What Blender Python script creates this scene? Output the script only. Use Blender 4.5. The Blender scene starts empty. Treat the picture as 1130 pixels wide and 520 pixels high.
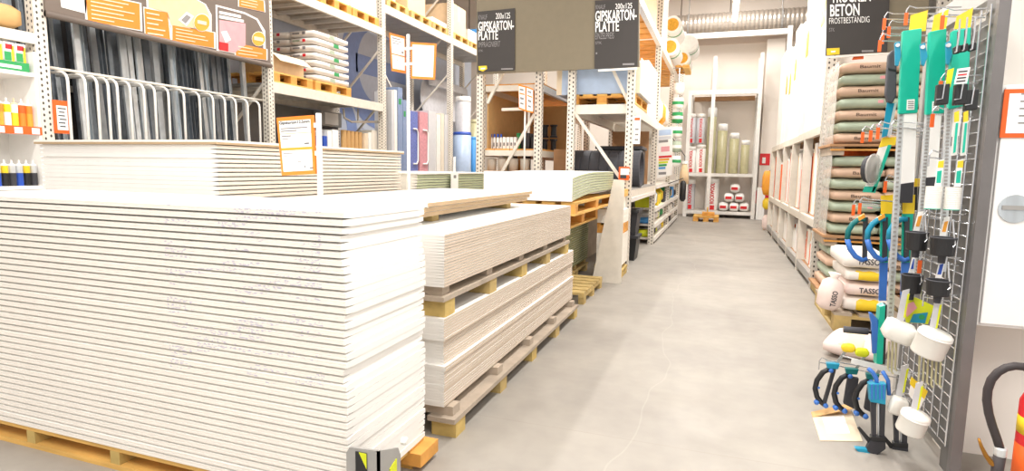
import bpy, bmesh, math, random
from mathutils import Vector, Matrix
random.seed(7)
scn = bpy.context.scene
COL = scn.collection
# ------------------------------------------------------------------ camera
F = 646.0; CX, CY = 565.0, 260.0; CAMH = 1.2
_Y = Vector((231, 71, -F)).normalized()
_X = Vector((1840, -104, F)); _X = (_X - _Y * _X.dot(_Y)).normalized()
_Z = _X.cross(_Y)
ROT = Matrix((_X, _Y, _Z))                     # camera axes -> world axes
CAMP = Vector((0, 0, CAMH))
cd = bpy.data.cameras.new('camera'); cam = bpy.data.objects.new('camera', cd); COL.objects.link(cam)
cd.sensor_fit = 'HORIZONTAL'; cd.sensor_width = 36.0; cd.lens = F / 1130 * 36.0
cd.clip_start = 0.05; cd.clip_end = 100
cam.matrix_world = Matrix.Translation(CAMP) @ ROT.to_4x4()
scn.camera = cam
def P(px, py, x=None, y=None, z=None):
    """point of the place seen at photo pixel (px,py) on the plane x=, y= or z="""
    d = ROT @ Vector((px - CX, -(py - CY), -F))
    if x is not None: t = (x - CAMP.x) / d.x
    elif y is not None: t = (y - CAMP.y) / d.y
    else: t = (z - CAMP.z) / d.z
    return CAMP + d * t
# ------------------------------------------------------------------ light
w = bpy.data.worlds.new('world'); scn.world = w; w.use_nodes = True
w.node_tree.nodes['Background'].inputs[0].default_value = (1.0, 0.975, 0.945, 1)
w.node_tree.nodes['Background'].inputs[1].default_value = 0.7
scn.view_settings.view_transform = 'Standard'; scn.view_settings.look = 'None'
scn.view_settings.gamma = 1.0; scn.view_settings.use_curve_mapping = False
scn.view_settings.exposure = 0.42
LAMP_POWER = 75
# ------------------------------------------------------------------ materials
def lin(c):
    return tuple(((v / 12.92) if v <= 0.04045 else ((v + 0.055) / 1.055) ** 2.4) for v in c)
def hexc(h):
    return lin(tuple(int(h[i:i + 2], 16) / 255 for i in (0, 2, 4)))
MATS = {}
def mat(name, h, rough=0.6, metal=0.0, var=0.06, scale=12.0, bump=0.0, bscale=60.0, alpha=1.0, trans=0.0, stretch=None, spec=None):
    if name in MATS: return MATS[name]
    m = bpy.data.materials.new(name); m.use_nodes = True; nt = m.node_tree
    b = nt.nodes['Principled BSDF']; c = hexc(h)
    b.inputs['Roughness'].default_value = rough; b.inputs['Metallic'].default_value = metal
    if spec is not None: b.inputs['Specular IOR Level'].default_value = spec
    tc = nt.nodes.new('ShaderNodeTexCoord'); src = tc.outputs['Object']
    if stretch:
        mp = nt.nodes.new('ShaderNodeMapping'); mp.inputs['Scale'].default_value = stretch
        nt.links.new(src, mp.inputs['Vector']); src = mp.outputs['Vector']
    n = nt.nodes.new('ShaderNodeTexNoise'); n.inputs['Scale'].default_value = scale; n.inputs['Detail'].default_value = 4
    nt.links.new(src, n.inputs['Vector'])
    r = nt.nodes.new('ShaderNodeValToRGB')
    r.color_ramp.elements[0].position = 0.3; r.color_ramp.elements[1].position = 0.7
    r.color_ramp.elements[0].color = tuple(max(0, v * (1 - var)) for v in c) + (1,)
    r.color_ramp.elements[1].color = tuple(min(1, v * (1 + var)) for v in c) + (1,)
    nt.links.new(n.outputs['Fac'], r.inputs['Fac']); nt.links.new(r.outputs['Color'], b.inputs['Base Color'])
    if bump:
        n2 = nt.nodes.new('ShaderNodeTexNoise'); n2.inputs['Scale'].default_value = bscale
        nt.links.new(src, n2.inputs['Vector'])
        bp = nt.nodes.new('ShaderNodeBump'); bp.inputs['Strength'].default_value = bump; bp.inputs['Distance'].default_value = 0.01
        nt.links.new(n2.outputs['Fac'], bp.inputs['Height']); nt.links.new(bp.outputs['Normal'], b.inputs['Normal'])
    if alpha < 1: b.inputs['Alpha'].default_value = alpha
    if trans: b.inputs['Transmission Weight'].default_value = trans
    MATS[name] = m
    return m
def emit(name, h, s):
    if name in MATS: return MATS[name]
    m = bpy.data.materials.new(name); m.use_nodes = True; b = m.node_tree.nodes['Principled BSDF']
    b.inputs['Base Color'].default_value = hexc(h) + (1,)
    b.inputs['Emission Color'].default_value = hexc(h) + (1,); b.inputs['Emission Strength'].default_value = s
    MATS[name] = m; return m
def perforated(name, h):
    m = mat(name, h, 0.45, 0.0, 0.05); nt = m.node_tree; b = nt.nodes['Principled BSDF']
    old = b.inputs['Base Color'].links[0].from_socket
    tc = nt.nodes.new('ShaderNodeTexCoord'); sp = nt.nodes.new('ShaderNodeSeparateXYZ'); nt.links.new(tc.outputs['Object'], sp.inputs[0])
    sn = nt.nodes.new('ShaderNodeSeparateXYZ'); nt.links.new(tc.outputs['Normal'], sn.inputs[0])
    def M(op, a, b_=None, c=None):
        q = nt.nodes.new('ShaderNodeMath'); q.operation = op
        for i, v in enumerate((a, b_, c)):
            if v is None: continue
            if isinstance(v, (int, float)): q.inputs[i].default_value = v
            else: nt.links.new(v, q.inputs[i])
        return q.outputs[0]
    isx = M('GREATER_THAN', M('ABSOLUTE', sn.outputs[0]), 0.5)
    lat = M('ADD', M('MULTIPLY', isx, sp.outputs[1]), M('MULTIPLY', M('SUBTRACT', 1.0, isx), sp.outputs[0]))
    dl = M('SUBTRACT', M('ABSOLUTE', lat), 0.022)
    zz = M('ADD', sp.outputs[2], M('MULTIPLY', M('SIGN', lat), 0.0125))
    dz = M('SUBTRACT', M('MODULO', M('ADD', zz, 10.0), 0.05), 0.025)
    d = M('SQRT', M('ADD', M('MULTIPLY', dl, dl), M('MULTIPLY', M('MULTIPLY', dz, dz), 0.45)))
    hole = M('LESS_THAN', d, 0.0085)
    mx = nt.nodes.new('ShaderNodeMix'); mx.data_type = 'RGBA'
    nt.links.new(hole, mx.inputs['Factor']); nt.links.new(old, mx.inputs['A']); mx.inputs['B'].default_value = (0.06, 0.05, 0.045, 1)
    nt.links.new(mx.outputs['Result'], b.inputs['Base Color'])
    return m
perforated('perf_cream', 'e3dcd0'); perforated('perf_grey', 'c9c4bb')
mat('steel_cream', 'e2dbcf', 0.45); mat('steel_white', 'efece6', 0.4); mat('steel_grey', 'a7a5a2', 0.4, 0.2)
mat('steel_dark', '6d6b69', 0.5, 0.2); mat('wire', 'd6d8dc', 0.25, 0.85); mat('zinc', 'c2c9ce', 0.35, 0.55, 0.18, 5, stretch=(6, 6, 0.6))
mat('zinc_light', 'dde0e2', 0.35, 0.4, 0.1); mat('zinc_dark', '7f868e', 0.4, 0.5, 0.15)
mat('paper_white', 'f7f4ef', 0.75, var=0.015); mat('board_white', 'f4efe4', 0.75, var=0.02, scale=3)
mat('board_cream', 'eadfce', 0.8, var=0.04, scale=4); mat('board_side', 'd6c4b1', 0.8, var=0.03, scale=4); mat('board_tan', 'b79d7c', 0.8, var=0.05)
mat('board_green', 'b9bf9c', 0.8, var=0.05); mat('board_green_dark', '93976f', 0.8, var=0.05)
mat('wood_new', 'e3b463', 0.7, var=0.16, scale=6, stretch=(1, 1, 8), bump=0.15)
mat('wood_yellow', 'cdb06a', 0.7, var=0.2, scale=9, bump=0.15)
mat('wood_orange', 'dfa04e', 0.7, var=0.18, scale=9, bump=0.15)
mat('wood_grey', 'b3a493', 0.8, var=0.15, scale=8, bump=0.2)
mat('wood_olive', 'bda36a', 0.75, var=0.2, scale=9, bump=0.2)
mat('plank_brown', 'b08660', 0.75, var=0.15, scale=7, bump=0.15)
mat('carton', 'cfa56d', 0.8, var=0.06, bump=0.05); mat('carton_pale', 'e6c9a2', 0.8, var=0.05); mat('carton_light', 'ead8bd', 0.8, var=0.05)
mat('orange', 'f58a2e', 0.5, var=0.02); mat('orange_deep', 'e9631f', 0.5, var=0.02); mat('amber', 'f3a638', 0.5, var=0.03)
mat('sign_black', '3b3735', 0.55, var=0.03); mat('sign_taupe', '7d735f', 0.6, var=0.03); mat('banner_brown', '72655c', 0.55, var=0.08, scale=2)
mat('ink', '3a3a40', 0.6, var=0.02); mat('ink_brown', '6e5a4c', 0.6, var=0.02); mat('ink_soft', '8d8a8a', 0.6, var=0.02); mat('white', 'fbfaf7', 0.5, var=0.01)
mat('red', 'd8232a', 0.4, var=0.03); mat('yellow', 'f2cf2b', 0.45, var=0.04); mat('lime', 'd9e022', 0.45, var=0.04); mat('green', '2f9a57', 0.45, var=0.06)
mat('blue', '2e55b8', 0.4, var=0.05); mat('sky', '4d9be0', 0.5, var=0.05); mat('pink', 'e8a2a8', 0.5, var=0.06)
mat('teal', '12b89c', 0.4, var=0.04); mat('teal_blue', '1c8fb0', 0.35, var=0.06); mat('teal_dark', '0f6f70', 0.4, var=0.06)
mat('tool_blue', '3d73c4', 0.35, var=0.06)
mat('black', '232325', 0.45, var=0.08); mat('black_soft', '35353a', 0.6, var=0.08); mat('grip', '4a4a50', 0.7, var=0.06)
mat('clear_white', 'f1f0ec', 0.25, var=0.02, alpha=0.82); mat('tub_white', 'eceae3', 0.3, var=0.03)
mat('film', 'f4efe8', 0.15, var=0.05, alpha=0.35, bump=0.4, bscale=14)
mat('bag_tan', 'd4b49c', 0.6, var=0.07, bump=0.25, bscale=18); mat('bag_green', 'acb9a4', 0.4, var=0.1, bump=0.25, bscale=18)
mat('bag_white', 'f1ebe4', 0.6, var=0.04, bump=0.2, bscale=18); mat('bag_pinkwhite', 'f3dfd8', 0.55, var=0.05, bump=0.2, bscale=18)
mat('brass', 'a8752f', 0.35, 0.7, 0.1); mat('rubber', '3a3334', 0.55, var=0.05)
mat('wool_yellow', 'dfa63a', 0.9, var=0.15, scale=30, bump=0.4)
mat('wrap_white', 'f4f1ec', 0.35, var=0.05); mat('wrap_olive', 'b8b28c', 0.4, var=0.06)
mat('wrap_grey', 'c9c8cb', 0.3, var=0.08, bump=0.3, bscale=10); mat('wrap_blue', 'b6cae6', 0.3, var=0.05)
mat('panel_blue', '8fa3c8', 0.35, var=0.05, alpha=0.85); mat('panel_navy', '6a78bd', 0.4, var=0.25, scale=30); mat('panel_pink', 'd898a2', 0.4, var=0.15, scale=20)
mat('panel_grey', 'd5d6da', 0.35, var=0.03); mat('mural_grey', 'bcc3d0', 0.6, var=0.04); mat('mural_blue', '8396c4', 0.6, var=0.04); mat('mural_light', 'ccd2dc', 0.6, var=0.03)
mat('wall_cream', 'efe5da', 0.8, var=0.02, scale=2); mat('wall_beige', 'dccbbd', 0.8, var=0.02, scale=2); mat('wall_right', 'f8f2ea', 0.7, var=0.02, scale=2)
mat('ceiling', 'cfc3b6', 0.9); mat('cabinet', 'fbfaf8', 0.35, var=0.01); mat('seam', '8a7c72', 0.8)
mat('post_grey', '7b7776', 0.4, 0.3); mat('duct', 'b3a99e', 0.35, 0.5, 0.08)
emit('tube_glow', 'fff6ea', 9.0)
# plasterboard edges: faint printed lavender batch marks on the long edge
def board_print():
    m = mat('board_print', 'f2ebe1', 0.8, var=0.03, scale=3); nt = m.node_tree; b = nt.nodes['Principled BSDF']
    old = b.inputs['Base Color'].links[0].from_socket
    oi = nt.nodes.new('ShaderNodeObjectInfo'); tc = nt.nodes.new('ShaderNodeTexCoord')
    mp = nt.nodes.new('ShaderNodeMapping'); mp.inputs['Scale'].default_value = (70, 0.1, 160)
    ad = nt.nodes.new('ShaderNodeVectorMath'); ad.operation = 'ADD'
    nt.links.new(tc.outputs['Object'], ad.inputs[0]); nt.links.new(oi.outputs['Location'], ad.inputs[1]); nt.links.new(ad.outputs[0], mp.inputs[0])
    n = nt.nodes.new('ShaderNodeTexNoise'); n.inputs['Scale'].default_value = 1; n.inputs['Detail'].default_value = 2; nt.links.new(mp.outputs[0], n.inputs['Vector'])
    n2 = nt.nodes.new('ShaderNodeTexNoise'); n2.inputs['Scale'].default_value = 1
    mp2 = nt.nodes.new('ShaderNodeMapping'); mp2.inputs['Scale'].default_value = (4, 0.1, 25); nt.links.new(ad.outputs[0], mp2.inputs[0]); nt.links.new(mp2.outputs[0], n2.inputs['Vector'])
    def M(op, a, c=0.0):
        q = nt.nodes.new('ShaderNodeMath'); q.operation = op
        for i, v in enumerate((a, c)):
            if isinstance(v, (int, float)): q.inputs[i].default_value = v
            else: nt.links.new(v, q.inputs[i])
        return q.outputs[0]
    sx = nt.nodes.new('ShaderNodeSeparateXYZ'); nt.links.new(ad.outputs[0], sx.inputs[0])
    k = M('MULTIPLY', M('GREATER_THAN', n.outputs['Fac'], 0.53), M('GREATER_THAN', n2.outputs['Fac'], 0.54))
    k = M('MULTIPLY', k, M('MULTIPLY', M('GREATER_THAN', sx.outputs[0], -1.85), M('LESS_THAN', sx.outputs[0], -1.18)))
    k = M('MULTIPLY', k, M('GREATER_THAN', sx.outputs[2], 0.45)); k = M('MULTIPLY', k, 0.48)
    mx = nt.nodes.new('ShaderNodeMix'); mx.data_type = 'RGBA'; nt.links.new(k, mx.inputs['Factor']); nt.links.new(old, mx.inputs['A'])
    mx.inputs['B'].default_value = hexc('8f8fc0') + (1,)
    nt.links.new(mx.outputs['Result'], b.inputs['Base Color'])
board_print()
def floor_mat():
    m = bpy.data.materials.new('concrete'); m.use_nodes = True; nt = m.node_tree; b = nt.nodes['Principled BSDF']
    tc = nt.nodes.new('ShaderNodeTexCoord')
    def noise(s, d=5, st=None):
        n = nt.nodes.new('ShaderNodeTexNoise'); n.inputs['Scale'].default_value = s; n.inputs['Detail'].default_value = d
        if st:
            mp = nt.nodes.new('ShaderNodeMapping'); mp.inputs['Scale'].default_value = st; nt.links.new(tc.outputs['Object'], mp.inputs[0]); nt.links.new(mp.outputs[0], n.inputs['Vector'])
        else: nt.links.new(tc.outputs['Object'], n.inputs['Vector'])
        return n.outputs['Fac']
    def ramp(f, a, c, p0=0.3, p1=0.7):
        r = nt.nodes.new('ShaderNodeValToRGB'); r.color_ramp.elements[0].position = p0; r.color_ramp.elements[1].position = p1
        r.color_ramp.elements[0].color = a; r.color_ramp.elements[1].color = c; nt.links.new(f, r.inputs['Fac']); return r.outputs['Color']
    base = ramp(noise(1.1), hexc('97918a') + (1,), hexc('aaa49b') + (1,))
    fine = ramp(noise(9), (0.90, 0.90, 0.90, 1), (1, 1, 1, 1))
    mx = nt.nodes.new('ShaderNodeMix'); mx.data_type = 'RGBA'; mx.blend_type = 'MULTIPLY'; mx.inputs['Factor'].default_value = 1
    nt.links.new(base, mx.inputs['A']); nt.links.new(fine, mx.inputs['B'])
    def M(op, a, c=0.0):
        q = nt.nodes.new('ShaderNodeMath'); q.operation = op
        for i, v in enumerate((a, c)):
            if isinstance(v, (int, float)): q.inputs[i].default_value = v
            else: nt.links.new(v, q.inputs[i])
        return q.outputs[0]
    sx = nt.nodes.new('ShaderNodeSeparateXYZ'); nt.links.new(tc.outputs['Object'], sx.inputs[0])
    wob = noise(2.5, 2)
    # saw-cut joints across the aisle and a meandering pale crack along it
    jy = M('ADD', sx.outputs[1], M('MULTIPLY', wob, 0.02))
    j = M('LESS_THAN', M('ABSOLUTE', M('SUBTRACT', M('MODULO', M('ADD', jy, 0.46), 3.0), 0.0)), 0.006)
    wob2 = noise(0.5, 3)
    cr = M('LESS_THAN', M('ABSOLUTE', M('SUBTRACT', sx.outputs[0], M('ADD', -0.68, M('MULTIPLY', wob2, 0.75)))), 0.004)
    m2 = nt.nodes.new('ShaderNodeMix'); m2.data_type = 'RGBA'; nt.links.new(M('MULTIPLY', j, 0.35), m2.inputs['Factor']); nt.links.new(mx.outputs['Result'], m2.inputs['A']); m2.inputs['B'].default_value = hexc('8f867b') + (1,)
    m3 = nt.nodes.new('ShaderNodeMix'); m3.data_type = 'RGBA'; nt.links.new(M('MULTIPLY', cr, 0.07), m3.inputs['Factor']); nt.links.new(m2.outputs['Result'], m3.inputs['A']); m3.inputs['B'].default_value = hexc('e6e1da') + (1,)
    nt.links.new(m3.outputs['Result'], b.inputs['Base Color'])
    nt.links.new(ramp(noise(3), (0.48,) * 3 + (1,), (0.65,) * 3 + (1,)), b.inputs['Roughness'])
    MATS['concrete'] = m
floor_mat()
# ------------------------------------------------------------------ mesh helpers
class MB:
    def __init__(s): s.v = []; s.f = []
    def add(s, vs, fs):
        o = len(s.v); s.v += [Vector(v) for v in vs]; s.f += [tuple(i + o for i in f) for f in fs]; return s
    def box(s, x0, x1, y0, y1, z0, z1):
        return s.add([(x0,y0,z0),(x1,y0,z0),(x1,y1,z0),(x0,y1,z0),(x0,y0,z1),(x1,y0,z1),(x1,y1,z1),(x0,y1,z1)],
                     [(0,3,2,1),(4,5,6,7),(0,1,5,4),(1,2,6,5),(2,3,7,6),(3,0,4,7)])
    def obox(s, c, h, R=None):
        c = Vector(c); R = R or Matrix.Identity(3)
        vs = [c + R @ Vector((sx * h[0], sy * h[1], sz * h[2])) for sz in (-1, 1) for sx, sy in ((-1,-1),(1,-1),(1,1),(-1,1))]
        return s.add(vs, [(0,3,2,1),(4,5,6,7),(0,1,5,4),(1,2,6,5),(2,3,7,6),(3,0,4,7)])
    def bar(s, p0, p1, wd, th, up=(0, 0, 1)):
        p0, p1 = Vector(p0), Vector(p1); d = (p1 - p0); L = d.length; d.normalize()
        u = Vector(up); a = d.cross(u)
        if a.length < 1e-4: a = d.cross(Vector((1, 0, 0)))
        a.normalize(); b = a.cross(d)
        return s.obox((p0 + p1) / 2, (L / 2, wd / 2, th / 2), Matrix((d, a, b)).transposed())
    def slab(s, pts, t):
        pts = [Vector(p) for p in pts]; t = Vector(t); n = len(pts)
        fs = [tuple(range(n)), tuple(reversed(range(n, 2 * n)))] + [(i, n + i, n + (i + 1) % n, (i + 1) % n) for i in range(n)]
        nrm = (pts[1] - pts[0]).cross(pts[2] - pts[1])
        if nrm.dot(t) > 0: fs = [tuple(reversed(f)) for f in fs]
        return s.add(pts + [p + t for p in pts], fs)
    def tube(s, pts, r, n=8, r1=None):
        pts = [Vector(p) for p in pts]; rings = []; a = None; m = len(pts)
        for i, p in enumerate(pts):
            d = (pts[min(i + 1, m - 1)] - pts[max(i - 1, 0)]).normalized()
            if a is None:
                a = d.orthogonal().normalized()
            a = (a - d * a.dot(d)).normalized(); b = d.cross(a)
            rr = r if r1 is None else r + (r1 - r) * i / (m - 1)
            rings.append([p + (a * math.cos(2 * math.pi * k / n) + b * math.sin(2 * math.pi * k / n)) * rr for k in range(n)])
        vs = [v for rg in rings for v in rg]; fs = []
        for i in range(m - 1):
            for k in range(n):
                fs.append((i * n + k, i * n + (k + 1) % n, (i + 1) * n + (k + 1) % n, (i + 1) * n + k))
        fs.append(tuple(reversed(range(n)))); fs.append(tuple(range((m - 1) * n, m * n)))
        return s.add(vs, fs)
    def lathe(s, prof, c, axis='z', n=20):
        c = Vector(c); ax = {'x': Vector((1,0,0)), 'y': Vector((0,1,0)), 'z': Vector((0,0,1))}[axis] if isinstance(axis, str) else Vector(axis).normalized()
        a = ax.orthogonal().normalized(); b = ax.cross(a); vs = []; fs = []; m = len(prof)
        for r, h in prof:
            for k in range(n):
                t = 2 * math.pi * k / n; vs.append(c + ax * h + (a * math.cos(t) + b * math.sin(t)) * max(r, 1e-4))
        for i in range(m - 1):
            for k in range(n): fs.append((i*n+k, i*n+(k+1)%n, (i+1)*n+(k+1)%n, (i+1)*n+k))
        fs.append(tuple(reversed(range(n)))); fs.append(tuple(range((m-1)*n, m*n)))
        return s.add(vs, fs)
    def bag(s, c, h, seed=0, nx=10, ny=8, R=None, p=5.0, edge=0.18):
        rnd = random.Random(seed); c = Vector(c); R = R or Matrix.Identity(3); vs = []; fs = []
        ph = [rnd.uniform(0, 6.3) for _ in range(4)]
        for side in (1, -1):
            for j in range(ny + 1):
                for i in range(nx + 1):
                    u = -1 + 2 * i / nx; v = -1 + 2 * j / ny
                    k = (max(0, 1 - abs(u) ** p) * max(0, 1 - abs(v) ** p)) ** 0.5
                    z = side * (edge + (1 - edge) * k) * (0.95 + 0.05 * math.sin(5 * u + ph[0]) * math.sin(4 * v + ph[1]))
                    bx = 1 - 0.05 * abs(v) ** 3 * (0.5 + 0.5 * math.sin(3 * u + ph[2])); by = 1 - 0.05 * abs(u) ** 3
                    vs.append(c + R @ Vector((u * h[0] * bx, v * h[1] * by, z * h[2])))
        N = (nx + 1) * (ny + 1); id_ = lambda sd, i, j: sd * N + j * (nx + 1) + i
        for j in range(ny):
            for i in range(nx):
                fs.append((id_(0,i,j), id_(0,i+1,j), id_(0,i+1,j+1), id_(0,i,j+1)))
                fs.append((id_(1,i,j), id_(1,i,j+1), id_(1,i+1,j+1), id_(1,i+1,j)))
        for i in range(nx):
            fs.append((id_(1,i,0), id_(1,i+1,0), id_(0,i+1,0), id_(0,i,0))); fs.append((id_(0,i,ny), id_(0,i+1,ny), id_(1,i+1,ny), id_(1,i,ny)))
        for j in range(ny):
            fs.append((id_(0,0,j), id_(0,0,j+1), id_(1,0,j+1), id_(1,0,j))); fs.append((id_(1,nx,j), id_(1,nx,j+1), id_(0,nx,j+1), id_(0,nx,j)))
        return s.add(vs, fs)
    def base(s):
        xs = [v.x for v in s.v]; ys = [v.y for v in s.v]; zs = [v.z for v in s.v]
        return Vector(((min(xs) + max(xs)) / 2, (min(ys) + max(ys)) / 2, min(zs)))
    def make(s, name, m, parent=None, smooth=False, origin=None, bevel=0):
        wl = WL.get(parent.name, Vector()) if parent else Vector()
        if origin is None: origin = wl if parent else s.base()
        origin = Vector(origin)
        me = bpy.data.meshes.new(name); me.from_pydata([v - origin for v in s.v], [], s.f)
        me.materials.append(MATS[m] if isinstance(m, str) else m)
        if smooth:
            for p in me.polygons: p.use_smooth = True
        o = bpy.data.objects.new(name, me); COL.objects.link(o); o.location = origin - wl
        if parent: o.parent = parent
        WL[o.name] = origin
        if bevel:
            bv = o.modifiers.new('bevel', 'BEVEL'); bv.width = bevel; bv.segments = 2; bv.limit_method = 'ANGLE'
        return o
WL = {}
def tag(o, label, cat=None, group=None, kind=None):
    o['label'] = label
    if cat: o['category'] = cat
    if group: o['group'] = group
    if kind: o['kind'] = kind
    return o
def thing(name, label, cat, loc, group=None):
    o = bpy.data.objects.new(name, None); COL.objects.link(o); o.location = loc; o.empty_display_size = 0.05
    WL[o.name] = Vector(loc); return tag(o, label, cat, group)
def struct(o, label=None):
    o['kind'] = 'structure'
    if label: o['label'] = label
    return o
def clone(o, loc, label=None):
    """copy of a thing with its parts; loc is the new base"""
    r = o.copy(); COL.objects.link(r); r.location = loc; WL[r.name] = Vector(loc)
    if label: r['label'] = label
    for ch in [c for c in COL.objects if c.parent == o]:
        c = ch.copy(); COL.objects.link(c); c.parent = r
        for g in [g for g in COL.objects if g.parent == ch]:
            d = g.copy(); COL.objects.link(d); d.parent = c
    return r
ONES = ['', 'first', 'second', 'third', 'fourth', 'fifth', 'sixth', 'seventh', 'eighth', 'ninth', 'tenth', 'eleventh', 'twelfth', 'thirteenth', 'fourteenth', 'fifteenth', 'sixteenth', 'seventeenth', 'eighteenth', 'nineteenth']
TENS = {2: ('twentieth', 'twenty'), 3: ('thirtieth', 'thirty'), 4: ('fortieth', 'forty'), 5: ('fiftieth', 'fifty')}
def nth(n):
    if n < 20: return ONES[n]
    t, u = divmod(n, 10)
    return TENS[t][0] if u == 0 else TENS[t][1] + '-' + ONES[u]
def rot(ax, deg): return Matrix.Rotation(math.radians(deg), 3, ax)
# lettering: built-in font turned to mesh, fitted to a rectangle in the place
_tc = {}
def text_base(s, bold=0.0):
    k = (s, bold)
    if k in _tc: return _tc[k]
    c = bpy.data.curves.new('t', 'FONT'); c.body = s; c.resolution_u = 3; c.offset = bold
    o = bpy.data.objects.new('t', c); COL.objects.link(o)
    dg = bpy.context.evaluated_depsgraph_get(); me = bpy.data.meshes.new_from_object(o.evaluated_get(dg))
    vs = [v.co.copy() for v in me.vertices]; fs = [tuple(p.vertices) for p in me.polygons]
    bpy.data.objects.remove(o); bpy.data.curves.remove(c); bpy.data.meshes.remove(me)
    x0 = min(v.x for v in vs); x1 = max(v.x for v in vs); y0 = min(v.y for v in vs); y1 = max(v.y for v in vs)
    _tc[k] = ([((v.x - x0) / (x1 - x0), (v.y - y0) / (y1 - y0)) for v in vs], fs); return _tc[k]
def lettering(s, m, parent, bl, right, up, bold=0.015, name='lettering'):
    vs, fs = text_base(s, bold); bl = Vector(bl); right = Vector(right); up = Vector(up)
    b = MB(); b.add([bl + right * u + up * v for u, v in vs], fs); return b.make(name, m, parent)
for _s in ('GIPSKARTON-', 'PLATTE', 'KNAUF', '200x125', 'IMPRÄGNIERT', 'EINZELPREIS', 'TROCKEN', 'BETON', 'FROSTBESTÄNDIG', 'STK', 'TASSO', 'Baumit', 'ROCKWOOL', 'Gipskarton12,5mm'):
    text_base(_s, 0.015)
# ================================================================== SETTING
struct(MB().box(-12, 6, -4, 17.2, -0.1, 0).make('floor', 'concrete', origin=(0, 0, 0)))
struct(MB().box(-12, 6, -4, 17.2, 6.5, 6.6).make('ceiling', 'ceiling'))
wb = struct(MB().box(-12, 6, 17.0, 17.2, 0, 6.5).make('wall_back', 'wall_cream'))
for i in range(9):
    x = -8.05 + i * 1.25 + 0.55
    MB().box(x - 0.012, x + 0.012, 16.985, 17.0, 4.6, 6.5).make('panel_joint', 'seam', wb)
struct(MB().box(-12, 6, 16.93, 17.0, 4.55, 4.75).make('trim_1', 'wall_beige'))
struct(MB().box(-9.2, -9.0, -4, 17, 0, 6.5).make('wall_left', 'wall_beige'))
# right: short partition wall facing the camera
struct(MB().box(0.972, 3.2, 2.95, 3.05, 0, 3.4).make('wall_right', 'wall_right'))
# pilaster on the back wall and a bundle of pale boards at its foot
struct(MB().box(0.93, 1.35, 16.6, 16.98, 0, 4.55).make('trim_2', 'wall_cream'))
# air duct under the roof
d = thing('air_duct', 'corrugated grey air duct running along the back wall under the roof', 'duct', (-1, 16.3, 4.62))
prof = []
for i in range(120):
    h = -7 + i * 0.1; prof += [(0.27, h), (0.283, h + 0.04), (0.283, h + 0.06)]
MB().lathe(prof, (-1, 16.3, 4.92), 'x', 24).make('duct_pipe', 'duct', d, smooth=False)
for i in range(4): MB().lathe([(0.30, -0.02), (0.30, 0.02)], (-3.2 + i * 2.2, 16.3, 4.92), 'x', 24).make('clamp_band', 'steel_grey', d)
for i in range(4): MB().tube([(-3.2 + i * 2.2, 16.3, 5.2), (-3.2 + i * 2.2, 16.3, 6.5)], 0.012, 6).make('hanger', 'steel_grey', d)
# ceiling lamps
def tube_lamp(x, y0, y1, z, label, lit=True):
    L = thing('tube_lamp', label, 'lamp', (x, (y0 + y1) / 2, z), 'suspended tube lamps over the aisles')
    MB().box(x - 0.045, x + 0.045, y0, y1, z + 0.03, z + 0.085).make('housing', 'steel_white', L)
    MB().tube([(x, y0 + 0.02, z), (x, y1 - 0.02, z)], 0.035, 12).make('tube', 'tube_glow', L, smooth=True)
    for yy in (y0, y1 - 0.02): MB().box(x - 0.03, x + 0.03, yy, yy + 0.02, z - 0.03, z + 0.03).make('end_cap', 'steel_white', L)
    for yy in (y0 + 0.25, y1 - 0.25): MB().tube([(x, yy, z + 0.08), (x, yy, 6.5)], 0.006, 6).make('hanger', 'steel_grey', L)
    a = bpy.data.lights.new('tube_light', 'AREA'); a.shape = 'RECTANGLE'; a.size = 0.25; a.size_y = y1 - y0; a.energy = LAMP_POWER * (1.9 if z > 5 else 1.0)
    a.color = (1.0, 0.97, 0.93); ao = bpy.data.objects.new('tube_light', a); COL.objects.link(ao); ao.parent = L; ao.location = (0, 0, -0.05)
tube_lamp(0.08, 9.0, 11.0, 3.76, 'white tube lamp hanging over the aisle, its end showing at the top of the picture')
for i, (x, y) in enumerate(((0.08, 5.2), (0.08, 1.4), (0.08, 13.2), (-3.9, 1.2), (-3.9, 4.6), (-3.9, 8.2), (-3.9, 11.8), (-1.8, -1.6), (1.6, -1.6))):
    z = 3.76 if y < 4 or (x > -1 and y < 10) else 5.9
    tube_lamp(x, y, y + 2.0, z, 'white tube lamp over the %s, %s from the front' % ('right aisle' if x > -1 else 'left aisle', nth(i + 1)))
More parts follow.
